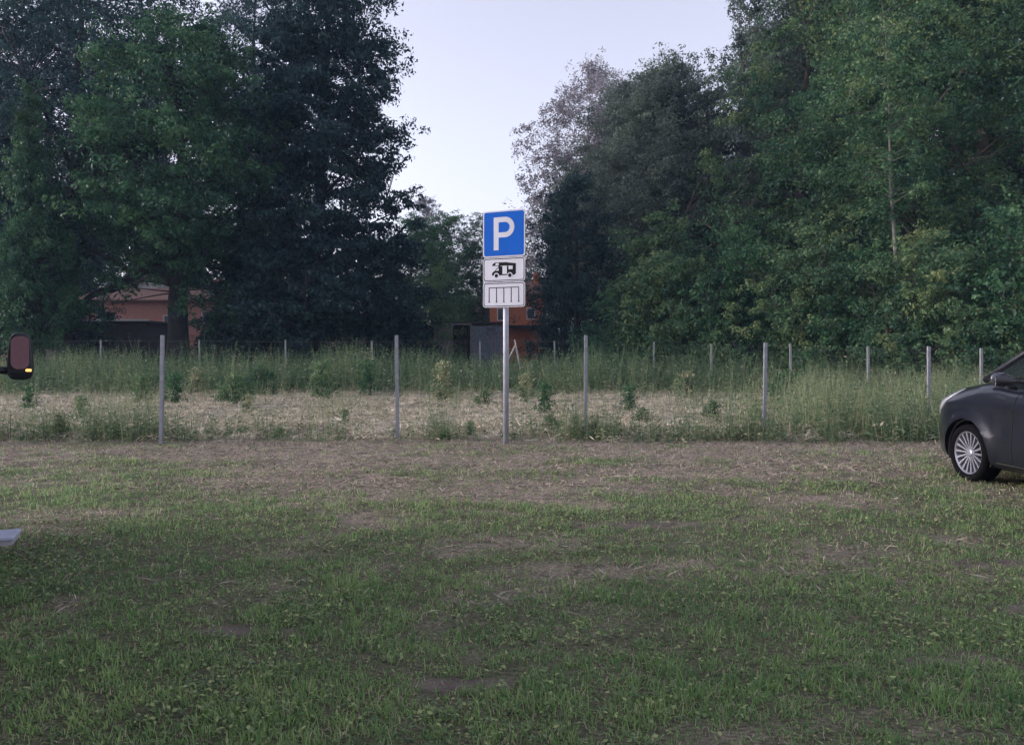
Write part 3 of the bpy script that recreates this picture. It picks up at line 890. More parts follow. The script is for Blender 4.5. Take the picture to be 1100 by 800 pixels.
# dark lamp pole before the brick house
lp = empty('lamp_post', (X_(111, 42), 42, 0), 'thin dark pole standing before the brick house garage', 'pole')
o = MB(); o.tube([(0, 0, -.2), (0, 0, 4.3)], [.07, .045], 8); o.build('pole', mat('dark_metal', (.02, .02, .022), .6), lp)
o = MB(); o.box(-.16, .16, -.1, .1, 4.3, 4.42, bev=.02); o.build('lamp_head', mat('lamp_head', (.3, .3, .32), .5), lp)


# ------------------------------------------------------------------ parking sign
def rrect(x0, x1, z0, z1, r, n=6):
    pts = []
    for cx, cz, a0 in ((x1 - r, z1 - r, 0), (x0 + r, z1 - r, 90), (x0 + r, z0 + r, 180), (x1 - r, z0 + r, 270)):
        for k in range(n + 1):
            a = R(a0 + 90 * k / n); pts.append((cx + r * math.cos(a), cz + r * math.sin(a)))
    return pts


m_white = mat('sign_white', (.59, .60, .65), .5, noise=.09, nscale=2.2, spec=.15)
m_blue = mat('sign_blue', (.002, .10, .47), .5, noise=.06, nscale=3, spec=.12)
m_black = mat('sign_black', (.008, .008, .010), .6, spec=.12)
SD = 11.53; SX = X_(541.3, SD); sg = gz(SX, SD)
post = empty('parking_sign', (SX, SD, sg), 'blue parking sign over two white camper panels on one grey pole', 'sign', None, R(-24))
PZ0, PZ1 = Z_(276.3, SD) - sg, Z_(226, SD) - sg
o = MB(); o.tube([(0, .075, -.3), (0, .075, PZ1 - .02)], .043, 20); o.lathe([(.0, PZ1 + .0), (.045, PZ1 - .005), (.046, PZ1 - .04)], 20, M=Matrix.Translation((0, .075, 0)))
o.build('pole', mat('pole_steel', (.40, .42, .47), .55, .3, noise=.12, nscale=9), post, smooth=True)
HW = .35


def plate(z0, z1, back_m):
    o = MB(); o.prism(rrect(-HW, HW, z0, z1, .045), -.004, 0); return o


# P panel
b = plate(PZ0 + .004, PZ1, None).build('parking_panel', m_white, post)
o = MB(); e = .020; o.prism(rrect(-HW + e, HW - e, PZ0 + e + .004, PZ1 - e, .032), -.0065, -.0042); o.build('blue_field', m_blue, b)
pw, ph = 2 * HW, PZ1 - PZ0


def pxz(u, v): return (-HW + u * pw, PZ1 - v * ph)


o = MB()
st = .118 * pw
x0, zt = pxz(.262, .142); _, zb = pxz(.262, .845); xr, _ = pxz(.752, .14); _, zm = pxz(0, .577)
rO = (zt - zm) / 2; cz = (zt + zm) / 2; cx = xr - rO
outer = [(x0, zt)] + [(cx + rO * math.cos(a), cz + rO * math.sin(a)) for a in np.linspace(PI / 2, -PI / 2, 18)] + [(x0 + st, zm)]
rI = rO - st * .93
# bowl as strip of quads
ang = np.linspace(PI / 2, -PI / 2, 20)
A_ = [(x0 + st, zt)] + [(cx + rO * math.cos(a), cz + rO * math.sin(a)) for a in ang] + [(x0 + st, zm)]
B_ = [(x0 + st, zt - st * .93)] + [(cx + rI * math.cos(a), cz + rI * math.sin(a)) for a in ang] + [(x0 + st, zm + st * .93)]
for i in range(len(A_) - 1):
    o.prism([A_[i], A_[i + 1], B_[i + 1], B_[i]], -.0085, -.0066)
o.prism([(x0, zt), (x0 + st, zt), (x0 + st, zb), (x0, zb)], -.0085, -.0066)
o.build('letter', m_white, b)


def subpanel(py0, py1, name):
    z1 = Z_(py0, SD) - sg; z0 = Z_(py1, SD) - sg
    b = plate(z0 + .004, z1 - .004, None).build(name, m_white, post)
    e = .013; e2 = .024
    o = MB(); o.ring(rrect(-HW + e, HW - e, z0 + e + .004, z1 - e - .004, .036), rrect(-HW + e2, HW - e2, z0 + e2 + .004, z1 - e2 - .004, .027), -.0055, -.0042)
    o.build('black_border', m_black, b)
    return b, (lambda u, v: (-HW + u * 2 * HW, z1 - v * (z1 - z0)))


b, q = subpanel(276.4, 302.6, 'camper_panel')
o = MB()
Y0, Y1 = -.0062, -.0042
body = [(.225, .30), (.235, .26), (.28, .205), (.56, .20), (.62, .215), (.785, .27), (.785, .66), (.755, .73), (.72, .73)]
body_low = [(.22, .73)]
o.prism([q(*p) for p in [(.225, .29), (.245, .25), (.29, .20), (.56, .205), (.62, .225), (.785, .265), (.785, .36), (.22, .335)]], Y0, Y1)      # alcove and roof
o.prism([q(*p) for p in [(.40, .36), (.785, .36), (.785, .68), (.75, .735), (.39, .735), (.36, .66), (.40, .55)]], Y0, Y1)                    # living box
o.prism([q(*p) for p in [(.23, .60), (.28, .55), (.40, .535), (.40, .735), (.22, .735), (.215, .70)]], Y0, Y1)                               # bonnet
for a, b2 in (((.40, .36), (.27, .56)),):                                                                                                      # screen pillar
    o.prism([q(.395, .34), q(.415, .34), q(.285, .575), q(.265, .575)], Y0, Y1)
o.prism([q(.37, .33), q(.42, .33), q(.42, .6), q(.385, .6)], Y0, Y1)
o.build('camper_symbol', m_black, b)
for pl_ in ([(.31, .235), (.38, .225), (.38, .315), (.30, .315)], [(.47, .35), (.575, .35), (.575, .69), (.47, .69)], [(.615, .36), (.71, .36), (.71, .50), (.615, .50)]):
    o = MB(); o.prism([q(*p) for p in pl_], -.0075, -.0063); o.build('symbol_window', m_white, b)


def disc(u, v, r):
    c = q(u, v); return [(c[0] + r * math.cos(a), c[1] + r * math.sin(a)) for a in np.linspace(0, 2 * PI, 20)[:-1]]


for u_ in (.325, .645):
    o = MB(); o.prism(disc(u_, .745, .044), -.0075, -.0063); o.build('symbol_wheel_arch', m_white, b)
    o = MB(); o.prism(disc(u_, .745, .029), -.0088, -.0076); o.build('symbol_wheel', m_black, b)
b, q = subpanel(302.8, 330.2, 'bay_panel')
o = MB(); lw = .012
a, c = q(.15, .22), q(.85, .22)
o.prism([(a[0] - lw / 2, a[1] + lw / 2), (c[0] + lw / 2, c[1] + lw / 2), (c[0] + lw / 2, c[1] - lw / 2), (a[0] - lw / 2, a[1] - lw / 2)], Y0, Y1)
for u in (.15, .325, .50, .675, .85):
    t0, t1 = q(u, .24), q(u, .76)
    o.prism([(t0[0] - lw / 2, t0[1]), (t0[0] + lw / 2, t0[1]), (t1[0] + lw / 2, t1[1]), (t1[0] - lw / 2, t1[1])], Y0, Y1)
    o.prism([(t1[0] - .016, t1[1]), (t1[0] + .016, t1[1]), (t1[0] + .010, t1[1] - .014), (t1[0] - .010, t1[1] - .014)], Y0, Y1)
o.build('bay_symbol', m_black, b)
for z in (PZ1 - .15, PZ0 + .15, Z_(289, SD) - sg, Z_(316, SD) - sg):
    o = MB(); o.box(-.12, .12, .001, .028, z - .018, z + .018); o.lathe([(.0455, z - .018), (.051, z - .018), (.051, z + .018), (.0455, z + .018)], 20, M=Matrix.Translation((0, .075, 0)))
    o.build('clamp', steel, post)

# ------------------------------------------------------------------ buildings
def brickmat(name, c1, c2, mortar, sc=4.0):
    m, nt, b = newmat(name)
    tc = nt.nodes.new('ShaderNodeTexCoord'); mp = nt.nodes.new('ShaderNodeMapping'); mp.inputs['Rotation'].default_value = (R(90), 0, 0)
    br = nt.nodes.new('ShaderNodeTexBrick'); br.inputs['Scale'].default_value = sc
    br.inputs['Color1'].default_value = (*c1, 1); br.inputs['Color2'].default_value = (*c2, 1); br.inputs['Mortar'].default_value = (*mortar, 1)
    br.inputs['Mortar Size'].default_value = .015
    nt.links.new(tc.outputs['Object'], mp.inputs['Vector']); nt.links.new(mp.outputs['Vector'], br.inputs['Vector'])
    nt.links.new(br.outputs['Color'], b.inputs['Base Color']); b.inputs['Roughness'].default_value = .9
    return m


brick = brickmat('brick_pink', (.52, .24, .20), (.42, .19, .16), (.42, .34, .32))
brick_o = brickmat('brick_orange', (.62, .20, .09), (.50, .15, .07), (.34, .2, .14))
roof_m = mat('roof_tile', (.16, .09, .075), .85, noise=.3, nscale=5)
pale = mat('pale_render', (.62, .60, .60), .85, noise=.08, nscale=2)
dark_w = mat('dark_boards', (.022, .02, .022), .8, noise=.3, nscale=6)
glass_m = mat('window_glass', (.05, .06, .08), .12, spec=.8)
plank_m = mat('weathered_plank', (.17, .145, .135), .9, noise=.35, nscale=7)
plank_b = mat('blue_grey_plank', (.12, .13, .16), .9, noise=.3, nscale=7)
plank_r = mat('red_brown_board', (.13, .07, .06), .9, noise=.35, nscale=6)


def window(parent, x0, x1, z0, z1, y=0.0, fm=None):
    f = MB(); t = .07
    f.box(x0, x1, y - .05, y - .005, z0, z0 + t); f.box(x0, x1, y - .05, y - .005, z1 - t, z1)
    f.box(x0, x0 + t, y - .05, y - .005, z0 + t, z1 - t); f.box(x1 - t, x1, y - .05, y - .005, z0 + t, z1 - t)
    w_ = f.build('window', fm or pale, parent)
    g = MB(); g.box(x0 + t, x1 - t, y - .03, y - .012, z0 + t, z1 - t); g.build('pane', glass_m, w_)
    return w_


def gable_house(name, label, x, y, wid, dep, wall_h, roof_h, wm, rz=0, wins=(), ridge='x'):
    h = empty(name, (x, y, 0), label, 'house', None, rz)
    o = MB(); o.box(-wid / 2, wid / 2, 0, dep, -.2, wall_h)
    if ridge == 'y': o.prism([(-wid / 2, wall_h), (wid / 2, wall_h), (0, wall_h + roof_h)], 0, dep)
    else:
        for xx in (-wid / 2, wid / 2 - .01):
            o.add([(xx, 0, wall_h), (xx, dep, wall_h), (xx, dep / 2, wall_h + roof_h), (xx + .01, 0, wall_h), (xx + .01, dep, wall_h), (xx + .01, dep / 2, wall_h + roof_h)],
                  [(0, 1, 2), (3, 5, 4), (0, 3, 4, 1), (1, 4, 5, 2), (2, 5, 3, 0)])
    o.build('wall', wm, h)
    o = MB(); e = .35; t = .12
    if ridge == 'x':
        s = roof_h / (dep / 2)
        for sg_ in (0, 1):
            ya, yb = (-e, dep / 2) if sg_ == 0 else (dep + e, dep / 2)
            za = wall_h - e * s + .04; zb = wall_h + roof_h + .04
            o.add([(-wid / 2 - e, ya, za), (wid / 2 + e, ya, za), (wid / 2 + e, yb, zb), (-wid / 2 - e, yb, zb), (-wid / 2 - e, ya, za + t), (wid / 2 + e, ya, za + t), (wid / 2 + e, yb, zb + t), (-wid / 2 - e, yb, zb + t)],
                  [(0, 1, 2, 3), (4, 5, 6, 7), (0, 1, 5, 4), (1, 2, 6, 5), (2, 3, 7, 6), (3, 0, 4, 7)])
    else:
        s = roof_h / (wid / 2)
        for sg_ in (-1, 1):
            xa = sg_ * (wid / 2 + e); za = wall_h - e * s + .04; zb = wall_h + roof_h + .04
            o.add([(xa, -e, za), (0, -e, zb), (0, dep + e, zb), (xa, dep + e, za), (xa, -e, za + t), (0, -e, zb + t), (0, dep + e, zb + t), (xa, dep + e, za + t)],
                  [(0, 1, 2, 3), (4, 5, 6, 7), (0, 1, 5, 4), (1, 2, 6, 5), (2, 3, 7, 6), (3, 0, 4, 7)])
    rf = o.build('roof', roof_m, h)
    c = MB(); c.box(wid * .3, wid * .3 + .5, dep * .5 - .25, dep * .5 + .25, wall_h, wall_h + roof_h + .8); c.build('chimney', wm, rf)
    for wv in wins: window(h, *wv)
    return h


hb = gable_house('brick_house', 'long pinkish brick house seen under the broad tree', X_(165, 54), 54, 10.5, 7, 4.9, 1.0, brick, 0,
                 [(-4.0, -3.3, 3.5, 4.4), (.7, 1.4, 3.0, 3.9), (3.4, 4.2, 3.3, 4.2)])
gh = empty('garage', (X_(120, 48), 48, 0), 'dark open garage with pale roof edge before the brick house', 'garage')
o = MB(); gw = 4.6
o.box(-gw / 2, gw / 2, 3.0, 3.12, -.2, 3.1); o.box(-gw / 2, -gw / 2 + .12, 0, 2.99, -.2, 3.1); o.box(gw / 2 - .12, gw / 2, 0, 2.99, -.2, 3.1); o.build('wall', dark_w, gh)
o = MB(); o.box(-gw / 2 - .15, gw / 2 + .15, -.2, 3.2, 3.11, 3.26); rf = o.build('roof', dark_w, gh)
o = MB(); o.box(-gw / 2 - .15, gw / 2 + .15, -.24, -.205, 3.24, 3.36); o.build('fascia', pale, rf)
o = MB(); o.box(-gw / 2 + .13, gw / 2 - .13, .1, .16, -.1, 3.0); o.build('door', dark_w, gh)
gable_house('pale_house', 'pale rendered house glimpsed above the brick house', X_(163, 64), 64, 7, 5, 5.6, 2.0, pale, R(8), [(-2, -1, 4, 5.2), (1, 2, 4, 5.2)], 'y')
gable_house('gabled_house', 'dull pink house gable at the far left behind the trees', X_(-30, 62), 62, 8, 8, 8.2, 2.4, brick, R(-12), [(1.2, 2.2, 6, 7.4), (-2.2, -1.2, 6, 7.4)], 'y')
ho = gable_house('orange_house', 'orange brick house showing just right of the sign', X_(556, 52), 52, 3.8, 5, 5.2, .9, brick_o, 0, [(-1.4, -.6, 3.4, 4.3), (.6, 1.2, 3.5, 4.3)])
o = MB(); o.box(-2.4, 2.2, -1.2, -.01, 2.95, 3.08); o.build('porch_roof', dark_w, ho)
gable_house('grey_house', 'grey rendered house behind the weathered shed', X_(520, 66), 66, 4.2, 6, 4.6, 1.0, pale, 0, [(-.8, -.1, 3.3, 4.3), (.6, 1.3, 3.3, 4.3)])
gable_house('brick_house', 'pinkish brick house behind the camera, mirrored in the van mirror', 14, -34, 15, 8, 5.2, 2.2, brick, R(180), [(-4, -3, 2.2, 3.4), (1, 2, 2.2, 3.4), (4, 5, 2.2, 3.4)], 'y')
# weathered shed
SDD = 42.0
sh = empty('weathered_shed', (X_(503, SDD), SDD, 0), 'weathered plank shed with pale framed dark doorway left of sign', 'shed')


def planks(x0, x1, z0, z1, y, m, name, par, step=.16):
    o = MB(); x = x0; k = 0
    while x < x1 - .01:
        xe = min(x + step, x1); o.box(x + .006, xe - .006, y, y + .03 + .006 * (k % 3), z0, z1 - .04 * ((k * 7) % 5) / 5); x = xe; k += 1
    return o.build(name, m, par)


s = SDD / F
planks((466 - 503) * s, (484.5 - 503) * s, 0, Z_(351, SDD), 0, plank_m, 'side_panel', sh)
planks((507 - 503) * s, (541 - 503) * s, 0, Z_(350, SDD), 0, plank_b, 'side_panel', sh)
fr = MB(); xa, xb = (485 - 503) * s, (506.5 - 503) * s; zt = Z_(347.5, SDD)
fr.box(xa, xa + .07, -.05, .05, 0, zt); fr.box(xb - .07, xb, -.05, .05, 0, zt); fr.box(xa + .07, xb - .07, -.05, .05, zt - .07, zt); fr.build('door_frame', plank_m, sh)
o = MB(); o.box(xa + .08, xb - .08, .9, .95, 0, zt - .08); o.box(xa + .02, xa + .06, .06, .89, 0, zt - .1); o.build('doorway', dark_w, sh)
window(sh, (521 - 503) * s, (534 - 503) * s, Z_(358, SDD), Z_(350.5, SDD), 0, plank_b)
o = MB(); o.box((464 - 503) * s, (543 - 503) * s, .06, 2.6, Z_(347.5, SDD) + .01, Z_(347.5, SDD) + .1); o.build('roof', dark_w, sh)
ls = empty('low_shed', (X_(432, SDD), SDD, 0), 'low reddish brown shed under the edge of the layered tree', 'shed')
planks((395 - 432) * s, (462 - 432) * s, 0, Z_(352, SDD), 0, plank_r, 'wall', ls)
o = MB(); o.box((393 - 432) * s, (464 - 432) * s, -.1, 2.2, Z_(352, SDD), Z_(352, SDD) + .1); o.build('roof', dark_w, ls)
# low brick garden wall
gw_ = empty('garden_wall', (X_(375, 36.5), 36.5, 0), 'short piece of reddish brick wall in front of the dark bushes', 'wall')
o = MB(); o.box(-.75, .75, 0, .24, -.1, 2.0); o.build('brickwork', brick, gw_)
o = MB(); o.box(-.8, .8, -.03, .27, 2.0, 2.06); o.build('coping', plank_m, gw_)

# ------------------------------------------------------------------ parked car (faces away; its left side is seen)
paint = mat('car_paint', (.010, .012, .019), .28, .15, coat=.6, noise=.2, nscale=3, spec=.35)
trim_m = mat('black_trim', (.012, .012, .014), .5)
tyre_m = mat('tyre_rubber', (.006, .006, .007), .95, bump=.2, nscale=40, spec=.08)
alloy = mat('alloy', (.30, .31, .35), .42, .6)
chrome = mat('chrome', (.7, .7, .72), .15, 1)
carglass = mat('car_glass', (.02, .025, .03), .04, alpha=.55, spec=.8)
lamp_m = mat('headlight_glass', (.50, .52, .57), .2, .2, coat=1)
seat_m = mat('seat_fabric', (.03, .03, .035), .9)
arch_m = mat('arch_liner', (.006, .006, .007), .95)

CL, CW = 4.62, .90
BX = {'front': 3.72, 'rear': .95}
WR, ZB = .308, .17


def top_z(x):
    return np.interp(x, [0, .05, .35, 3.15, 3.4, 3.62, 3.95, 4.34, 4.55, 4.62], [.62, .98, 1.10, 1.10, 1.13, 1.125, 1.055, .945, .80, .62])


def half_w(x):
    a = CW
    if x > 3.65:
        t = (x - 3.65) / (CL - 3.65); a = CW * max(0, 1 - t ** 4.2) ** .38 if t < 1 else 0
        a = max(a, .02)
    if x < .5:
        t = (.5 - x) / .5; a = CW * max(.04, (1 - t ** 3)) ** (1 / 3)
    return a


def side_pt(x, z, off=0.0, sgn=1):
    """point of the body side at length x and height z"""
    zt = float(top_z(x)); zc = .58
    h = (zt - zc) if z > zc else (zc - ZB + .02)
    s = min(1, abs(z - zc) / h)
    y = half_w(x) * (1 - s ** 6) ** (1 / 4) if z > zc else half_w(x) * (1 - .06 * s * s) * (1 - s ** 12) ** (1 / 3.0)
    y -= .05 * max(0, (z - .55)) / .5
    # wheel arch flare and shoulder crease
    for wx in BX.values():
        dd = math.hypot(x - wx, z - WR)
        y += .028 * math.exp(-((dd - .37) / .075) ** 2)
    y += .012 * math.exp(-((z - .84) / .03) ** 2) - .012 * math.exp(-((z - .62) / .12) ** 2) * (1 if 1.5 < x < 3.2 else .3)
    return Vector((x, sgn * (y + off), z))


def car_body():
    bm = bmesh.new()
    xs = list(np.linspace(0.0, .5, 9)) + list(np.linspace(.56, 3.5, 50)) + [3.5 + (CL - 3.5) * math.sin(t) for t in np.linspace(.04, PI / 2, 26)]
    rows = []
    for x in xs:
        zt = float(top_z(x)); ring = []
        z0 = ZB + .0
        zs = [z0, z0 + .01] + list(np.linspace(z0 + .03, zt - .10, 20)) + [zt - .07, zt - .045, zt - .025, zt - .01, zt - .002]
        side = []
        for z in zs: side.append(side_pt(x, z))
        w = side[-1].y
        topc = zt + .035 * min(1, half_w(x) / CW)
        tops = [Vector((x, w * (1 - t), zt + (topc - zt) * (1 - (1 - t) ** 2.2))) for t in (.12, .3, .5, .75, 1.0)]
        ring = [Vector((x, 0, z0))] + side + tops
        full = ring + [Vector((p.x, -p.y, p.z)) for p in ring[-2:0:-1]]
        rows.append([bm.verts.new(p) for p in full])
    n = len(rows[0])
    for a, b in zip(rows[:-1], rows[1:]):
        for i in range(n): bm.faces.new((a[i], a[(i + 1) % n], b[(i + 1) % n], b[i]))
    bm.faces.new(rows[0][::-1]); bm.faces.new(rows[-1])
    bmesh.ops.recalc_face_normals(bm, faces=bm.faces)
    me = bpy.data.meshes.new('body'); bm.to_mesh(me); bm.free()
    return me


def boolean_cut(me, cutter):
    a = bpy.data.objects.new('tmp_a', me); b = bpy.data.objects.new('tmp_b', cutter)
    COL.objects.link(a); COL.objects.link(b)
    md = a.modifiers.new('b', 'BOOLEAN'); md.operation = 'DIFFERENCE'; md.object = b; md.solver = 'EXACT'
    dg = bpy.context.evaluated_depsgraph_get()
    out = bpy.data.meshes.new_from_object(a.evaluated_get(dg))
    bpy.data.objects.remove(a); bpy.data.objects.remove(b)
    return out


cut = MB()
for wx in BX.values():
    for sgn in (1, -1):
        pts = [(wx + .372 * math.cos(a), WR + .372 * math.sin(a)) for a in np.linspace(-.35, PI + .35, 40)]
        pts += [(wx - .36, 0.0), (wx + .36, 0.0)]
        ya, yb = (.58, 1.2) if sgn > 0 else (-1.2, -.58)
        cut.prism(pts, ya, yb)
cm_ = bpy.data.meshes.new('cut'); cm_.from_pydata(cut.v, [], cut.f)
bm = bmesh.new(); bm.from_mesh(cm_); bmesh.ops.recalc_face_normals(bm, faces=bm.faces); bm.to_mesh(cm_); bm.free()
body_me = boolean_cut(car_body(), cm_)

# car frame -> world: front wheel contact at a known spot, heading almost straight away
WD = HC * F / (516.5 - HOR); WXW = X_(1040, WD)
hd = R(92.5)      # direction of the car's +x in the world
cl, sl = math.cos(hd), math.sin(hd)
lx, ly = BX['front'], CW - .03          # local point of the left front wheel
ox = WXW - (lx * cl - ly * sl); oy = WD - (lx * sl + ly * cl)
car = empty('parked_car', (ox, oy, gz(WXW, WD) - .005), 'dark blue grey family car parked nose first toward the fence', 'car', None, hd)
bo = link('body', body_me, paint, car)
for p in body_me.polygons:
    p.use_smooth = len(p.vertices) == 4 and p.area < .05
try:
    body_me.set_sharp_from_angle(angle=R(38))
except Exception as e:
    print('sharp', e)

for wx in BX.values():
    for sgn in (1, -1):
        o = MB()
        prof = [(wx + .366 * math.cos(a), WR + .366 * math.sin(a)) for a in np.linspace(-.3, PI + .3, 30)]
        prof2 = [(wx + .35 * math.cos(a), WR + .35 * math.sin(a)) for a in np.linspace(-.3, PI + .3, 30)]
        ya, yb = (.585, .86) if sgn > 0 else (-.86, -.585)
        for i in range(29): o.prism([prof[i], prof[i + 1], prof2[i + 1], prof2[i]], ya, yb)
        o.build('arch_liner', arch_m, car)


def strip(path, wid, off, name, m, par, thick=.006, sgn=1):
    """thin strip lying on the body side along (x,z) path"""
    o = MB(); vs = []
    for i, (x, z) in enumerate(path):
        a = path[max(0, i - 1)]; b = path[min(len(path) - 1, i + 1)]
        tx, tz = b[0] - a[0], b[1] - a[1]; l = math.hypot(tx, tz); nx_, nz_ = -tz / l * wid / 2, tx / l * wid / 2
        for (sx, oo) in ((1, off), (-1, off), (-1, off - thick), (1, off - thick)):
            vs.append(side_pt(x + sx * nx_, z + sx * nz_, oo, sgn))
    fs = []
    n = len(path)
    for i in range(n - 1):
        for k in range(4): fs.append((i * 4 + k, i * 4 + (k + 1) % 4, (i + 1) * 4 + (k + 1) % 4, (i + 1) * 4 + k))
    fs += [(0, 1, 2, 3), tuple((n - 1) * 4 + k for k in (3, 2, 1, 0))]
    o.add(vs, fs); return o.build(name, m, par, smooth=False)


for sgn in (1, -1):
    # door shut lines and door skins as parts
    for xa, xb in ((2.02, 3.02), (1.05, 1.98)):
        o = MB(); nx_, nz_ = 14, 16; vs = []
        zlo, zhi = .29, 1.05
        for i in range(nx_ + 1):
            for k in range(nz_ + 1):
                vs.append(side_pt(xa + .012 + (xb - xa - .024) * i / nx_, zlo + (zhi - zlo) * k / nz_, .004, sgn))
        fs = [(i * (nz_ + 1) + k, (i + 1) * (nz_ + 1) + k, (i + 1) * (nz_ + 1) + k + 1, i * (nz_ + 1) + k + 1) for i in range(nx_) for k in range(nz_)]
        o.add(vs, fs); dr = o.build('door', paint, car, smooth=True)
        hx = xa + .10
        h = MB(); p0 = side_pt(hx, .86, .03, sgn); p1 = side_pt(hx + .18, .86, .03, sgn); a0 = side_pt(hx - .01, .86, 0, sgn); a1 = side_pt(hx + .19, .86, 0, sgn)
        h.tube([a0, p0, p1, a1], .011, 6); h.build('handle', paint, dr, smooth=True)
    for x in (3.02, 2.0, 1.04): strip([(x, z) for z in np.linspace(.29, 1.06, 14)],   .012, .0048, 'door_gap', arch_m, car, sgn=sgn)
    strip([(x, .215) for x in np.linspace(1.36, 3.28, 16)], .07, .014, 'side_skirt', trim_m, car, .03, sgn)
    strip([(x, .268) for x in np.linspace(1.40, 3.25, 16)], .012, .018, 'chrome_strip', chrome, car, .01, sgn)
    # headlight wrapping the corner
    o = MB(); vs = []; us = np.linspace(0, 1, 14); vs2 = np.linspace(0, 1, 6)
    for u in us:
        x = 3.98 + (4.56 - 3.98) * u
        zt = float(top_z(x)) - .035
        zl = zt - .02 - .17 * min(1, u * 2.0) ** .8
        for v in vs2: vs.append(side_pt(x, zl + (zt - zl) * v, .014, sgn))
    for u in us:
        x = 3.98 + (4.56 - 3.98) * u
        zt = float(top_z(x)) - .035; zl = zt - .02 - .17 * min(1, u * 2.0) ** .8
        for v in vs2: vs.append(side_pt(x, zl + (zt - zl) * v, -.02, sgn))
    nn = 6; tot = 14 * 6
    fs = [(i * nn + k, (i + 1) * nn + k, (i + 1) * nn + k + 1, i * nn + k + 1) for i in range(13) for k in range(5)]
    fs += [tuple(q + tot for q in f[::-1]) for f in fs]
    for i in range(13):
        fs.append((i * nn, (i + 1) * nn, (i + 1) * nn + tot, i * nn + tot)); fs.append((i * nn + 5, (i + 1) * nn + 5, (i + 1) * nn + 5 + tot, i * nn + 5 + tot))
    o.add(vs, fs); o.build('headlight', lamp_m, car, smooth=True)
    # tail lamp
    strip([(x, .84) for x in np.linspace(.10, .32, 6)], .15, .03, 'tail_lamp', mat('tail_red', (.35, .01, .01), .2, coat=1), car, .03, sgn)

# glasshouse: pillars + roof as one painted shell, glass panes between
BZ = 1.11
base = {'ws': (3.42, .80), 'A': (3.30, .845), 'rear': (.12, .80)}
roofp = {'ws': (2.42, .58), 'rear': (.42, .56)}


def gh_pt(t, u, sgn):
    """side glass plane: t 0..1 front->rear along, u 0..1 bottom->top"""
    xb = 3.52 + (.14 - 3.52) * t; xt = 2.66 + (.50 - 2.66) * t
    x = xb + (xt - xb) * u
    z = BZ + (1.63 + .035 * math.sin(PI * min(1, t * 1.05)) - BZ) * u
    y = .80 + (.60 - .80) * max(u, 0) ** 1.3 + .02 * math.sin(PI * t)
    return Vector((x, sgn * y, z))


sh_ = MB()
# roof skin
rv = []; nt1, ny1 = 18, 10
for i in range(nt1 + 1):
    t = i / nt1; e = gh_pt(t, 1, 1)
    for k in range(ny1 + 1):
        yy = -1 + 2 * k / ny1
        rv.append((e.x + .10 * (1 - yy * yy) * (1 if t < .5 else -1) * abs(1 - 2 * t), e.y * yy, e.z + .05 * (1 - abs(yy) ** 2.4)))
fs = [(i * (ny1 + 1) + k, (i + 1) * (ny1 + 1) + k, (i + 1) * (ny1 + 1) + k + 1, i * (ny1 + 1) + k + 1) for i in range(nt1) for k in range(ny1)]
sh_.add(rv, fs); sh_.build('roof', paint, car, smooth=True)
for sgn in (1, -1):
    def bar(t0, u0, t1, u1, rr, name, m, n=8):
        o = MB(); o.tube([gh_pt(t0 + (t1 - t0) * k / n, u0 + (u1 - u0) * k / n, sgn) for k in range(n + 1)], rr, 8); return o.build(name, m, car, smooth=True)
    bar(0, -.02, 0, 1.0, .034, 'windscreen_pillar', paint)
    bar(.0, 1.0, 1.0, 1.0, .028, 'roof_rail', paint)
    bar(1, 0, 1, 1.0, .05, 'rear_pillar', paint)
    bar(.0, .0, 1.0, .0, .020, 'window_trim', trim_m)
    bar(.175, .0, .115, .47, .016, 'window_post', trim_m)
    bar(.47, 0, .47, 1, .03, 'door_pillar', trim_m)
    bar(.74, 0, .80, 1, .03, 'door_pillar', trim_m)
    for (ta, tb) in ((.012, .465), (.475, .77), (.79, .985)):
        o = MB(); nn = 8; vs = [gh_pt(ta + (tb - ta) * i / nn, .02 + .96 * k / nn, sgn) * 1 for i in range(nn + 1) for k in range(nn + 1)]
        o.add(vs, [(i * (nn + 1) + k, (i + 1) * (nn + 1) + k, (i + 1) * (nn + 1) + k + 1, i * (nn + 1) + k + 1) for i in range(nn) for k in range(nn)])
        o.build('side_window', carglass, car, smooth=True)
for t_, nm in ((0, 'windscreen'), (1, 'rear_window')):
    o = MB(); nn = 12; vs = []
    for k in range(nn + 1):
        for j in range(nn + 1):
            u = .0 + 1.0 * k / nn; e = gh_pt(t_, u, 1); yy = -1 + 2 * j / nn
            bulge = (.20 if t_ == 0 else -.10) * (1 - yy * yy) * (1 - .4 * u)
            vs.append((e.x + bulge, e.y * yy * .985, e.z + .04 * (1 - yy * yy) * u))
    o.add(vs, [(i * (nn + 1) + k, (i + 1) * (nn + 1) + k, (i + 1) * (nn + 1) + k + 1, i * (nn + 1) + k + 1) for i in range(nn) for k in range(nn)])
    o.build(nm, carglass, car, smooth=True)
for sx in (2.05, 1.15):
    for sy in (.38, -.38):
        o = MB(); o.box(sx - .05, sx + .45, sy - .24, sy + .24, .55, .72, bev=.05); o.box(sx - .16, sx - .02, sy - .23, sy + .23, .7, 1.22, bev=.05); o.box(sx - .16, sx - .06, sy - .13, sy + .13, 1.24, 1.42, bev=.04)
        o.build('seat', seat_m, car, smooth=True)
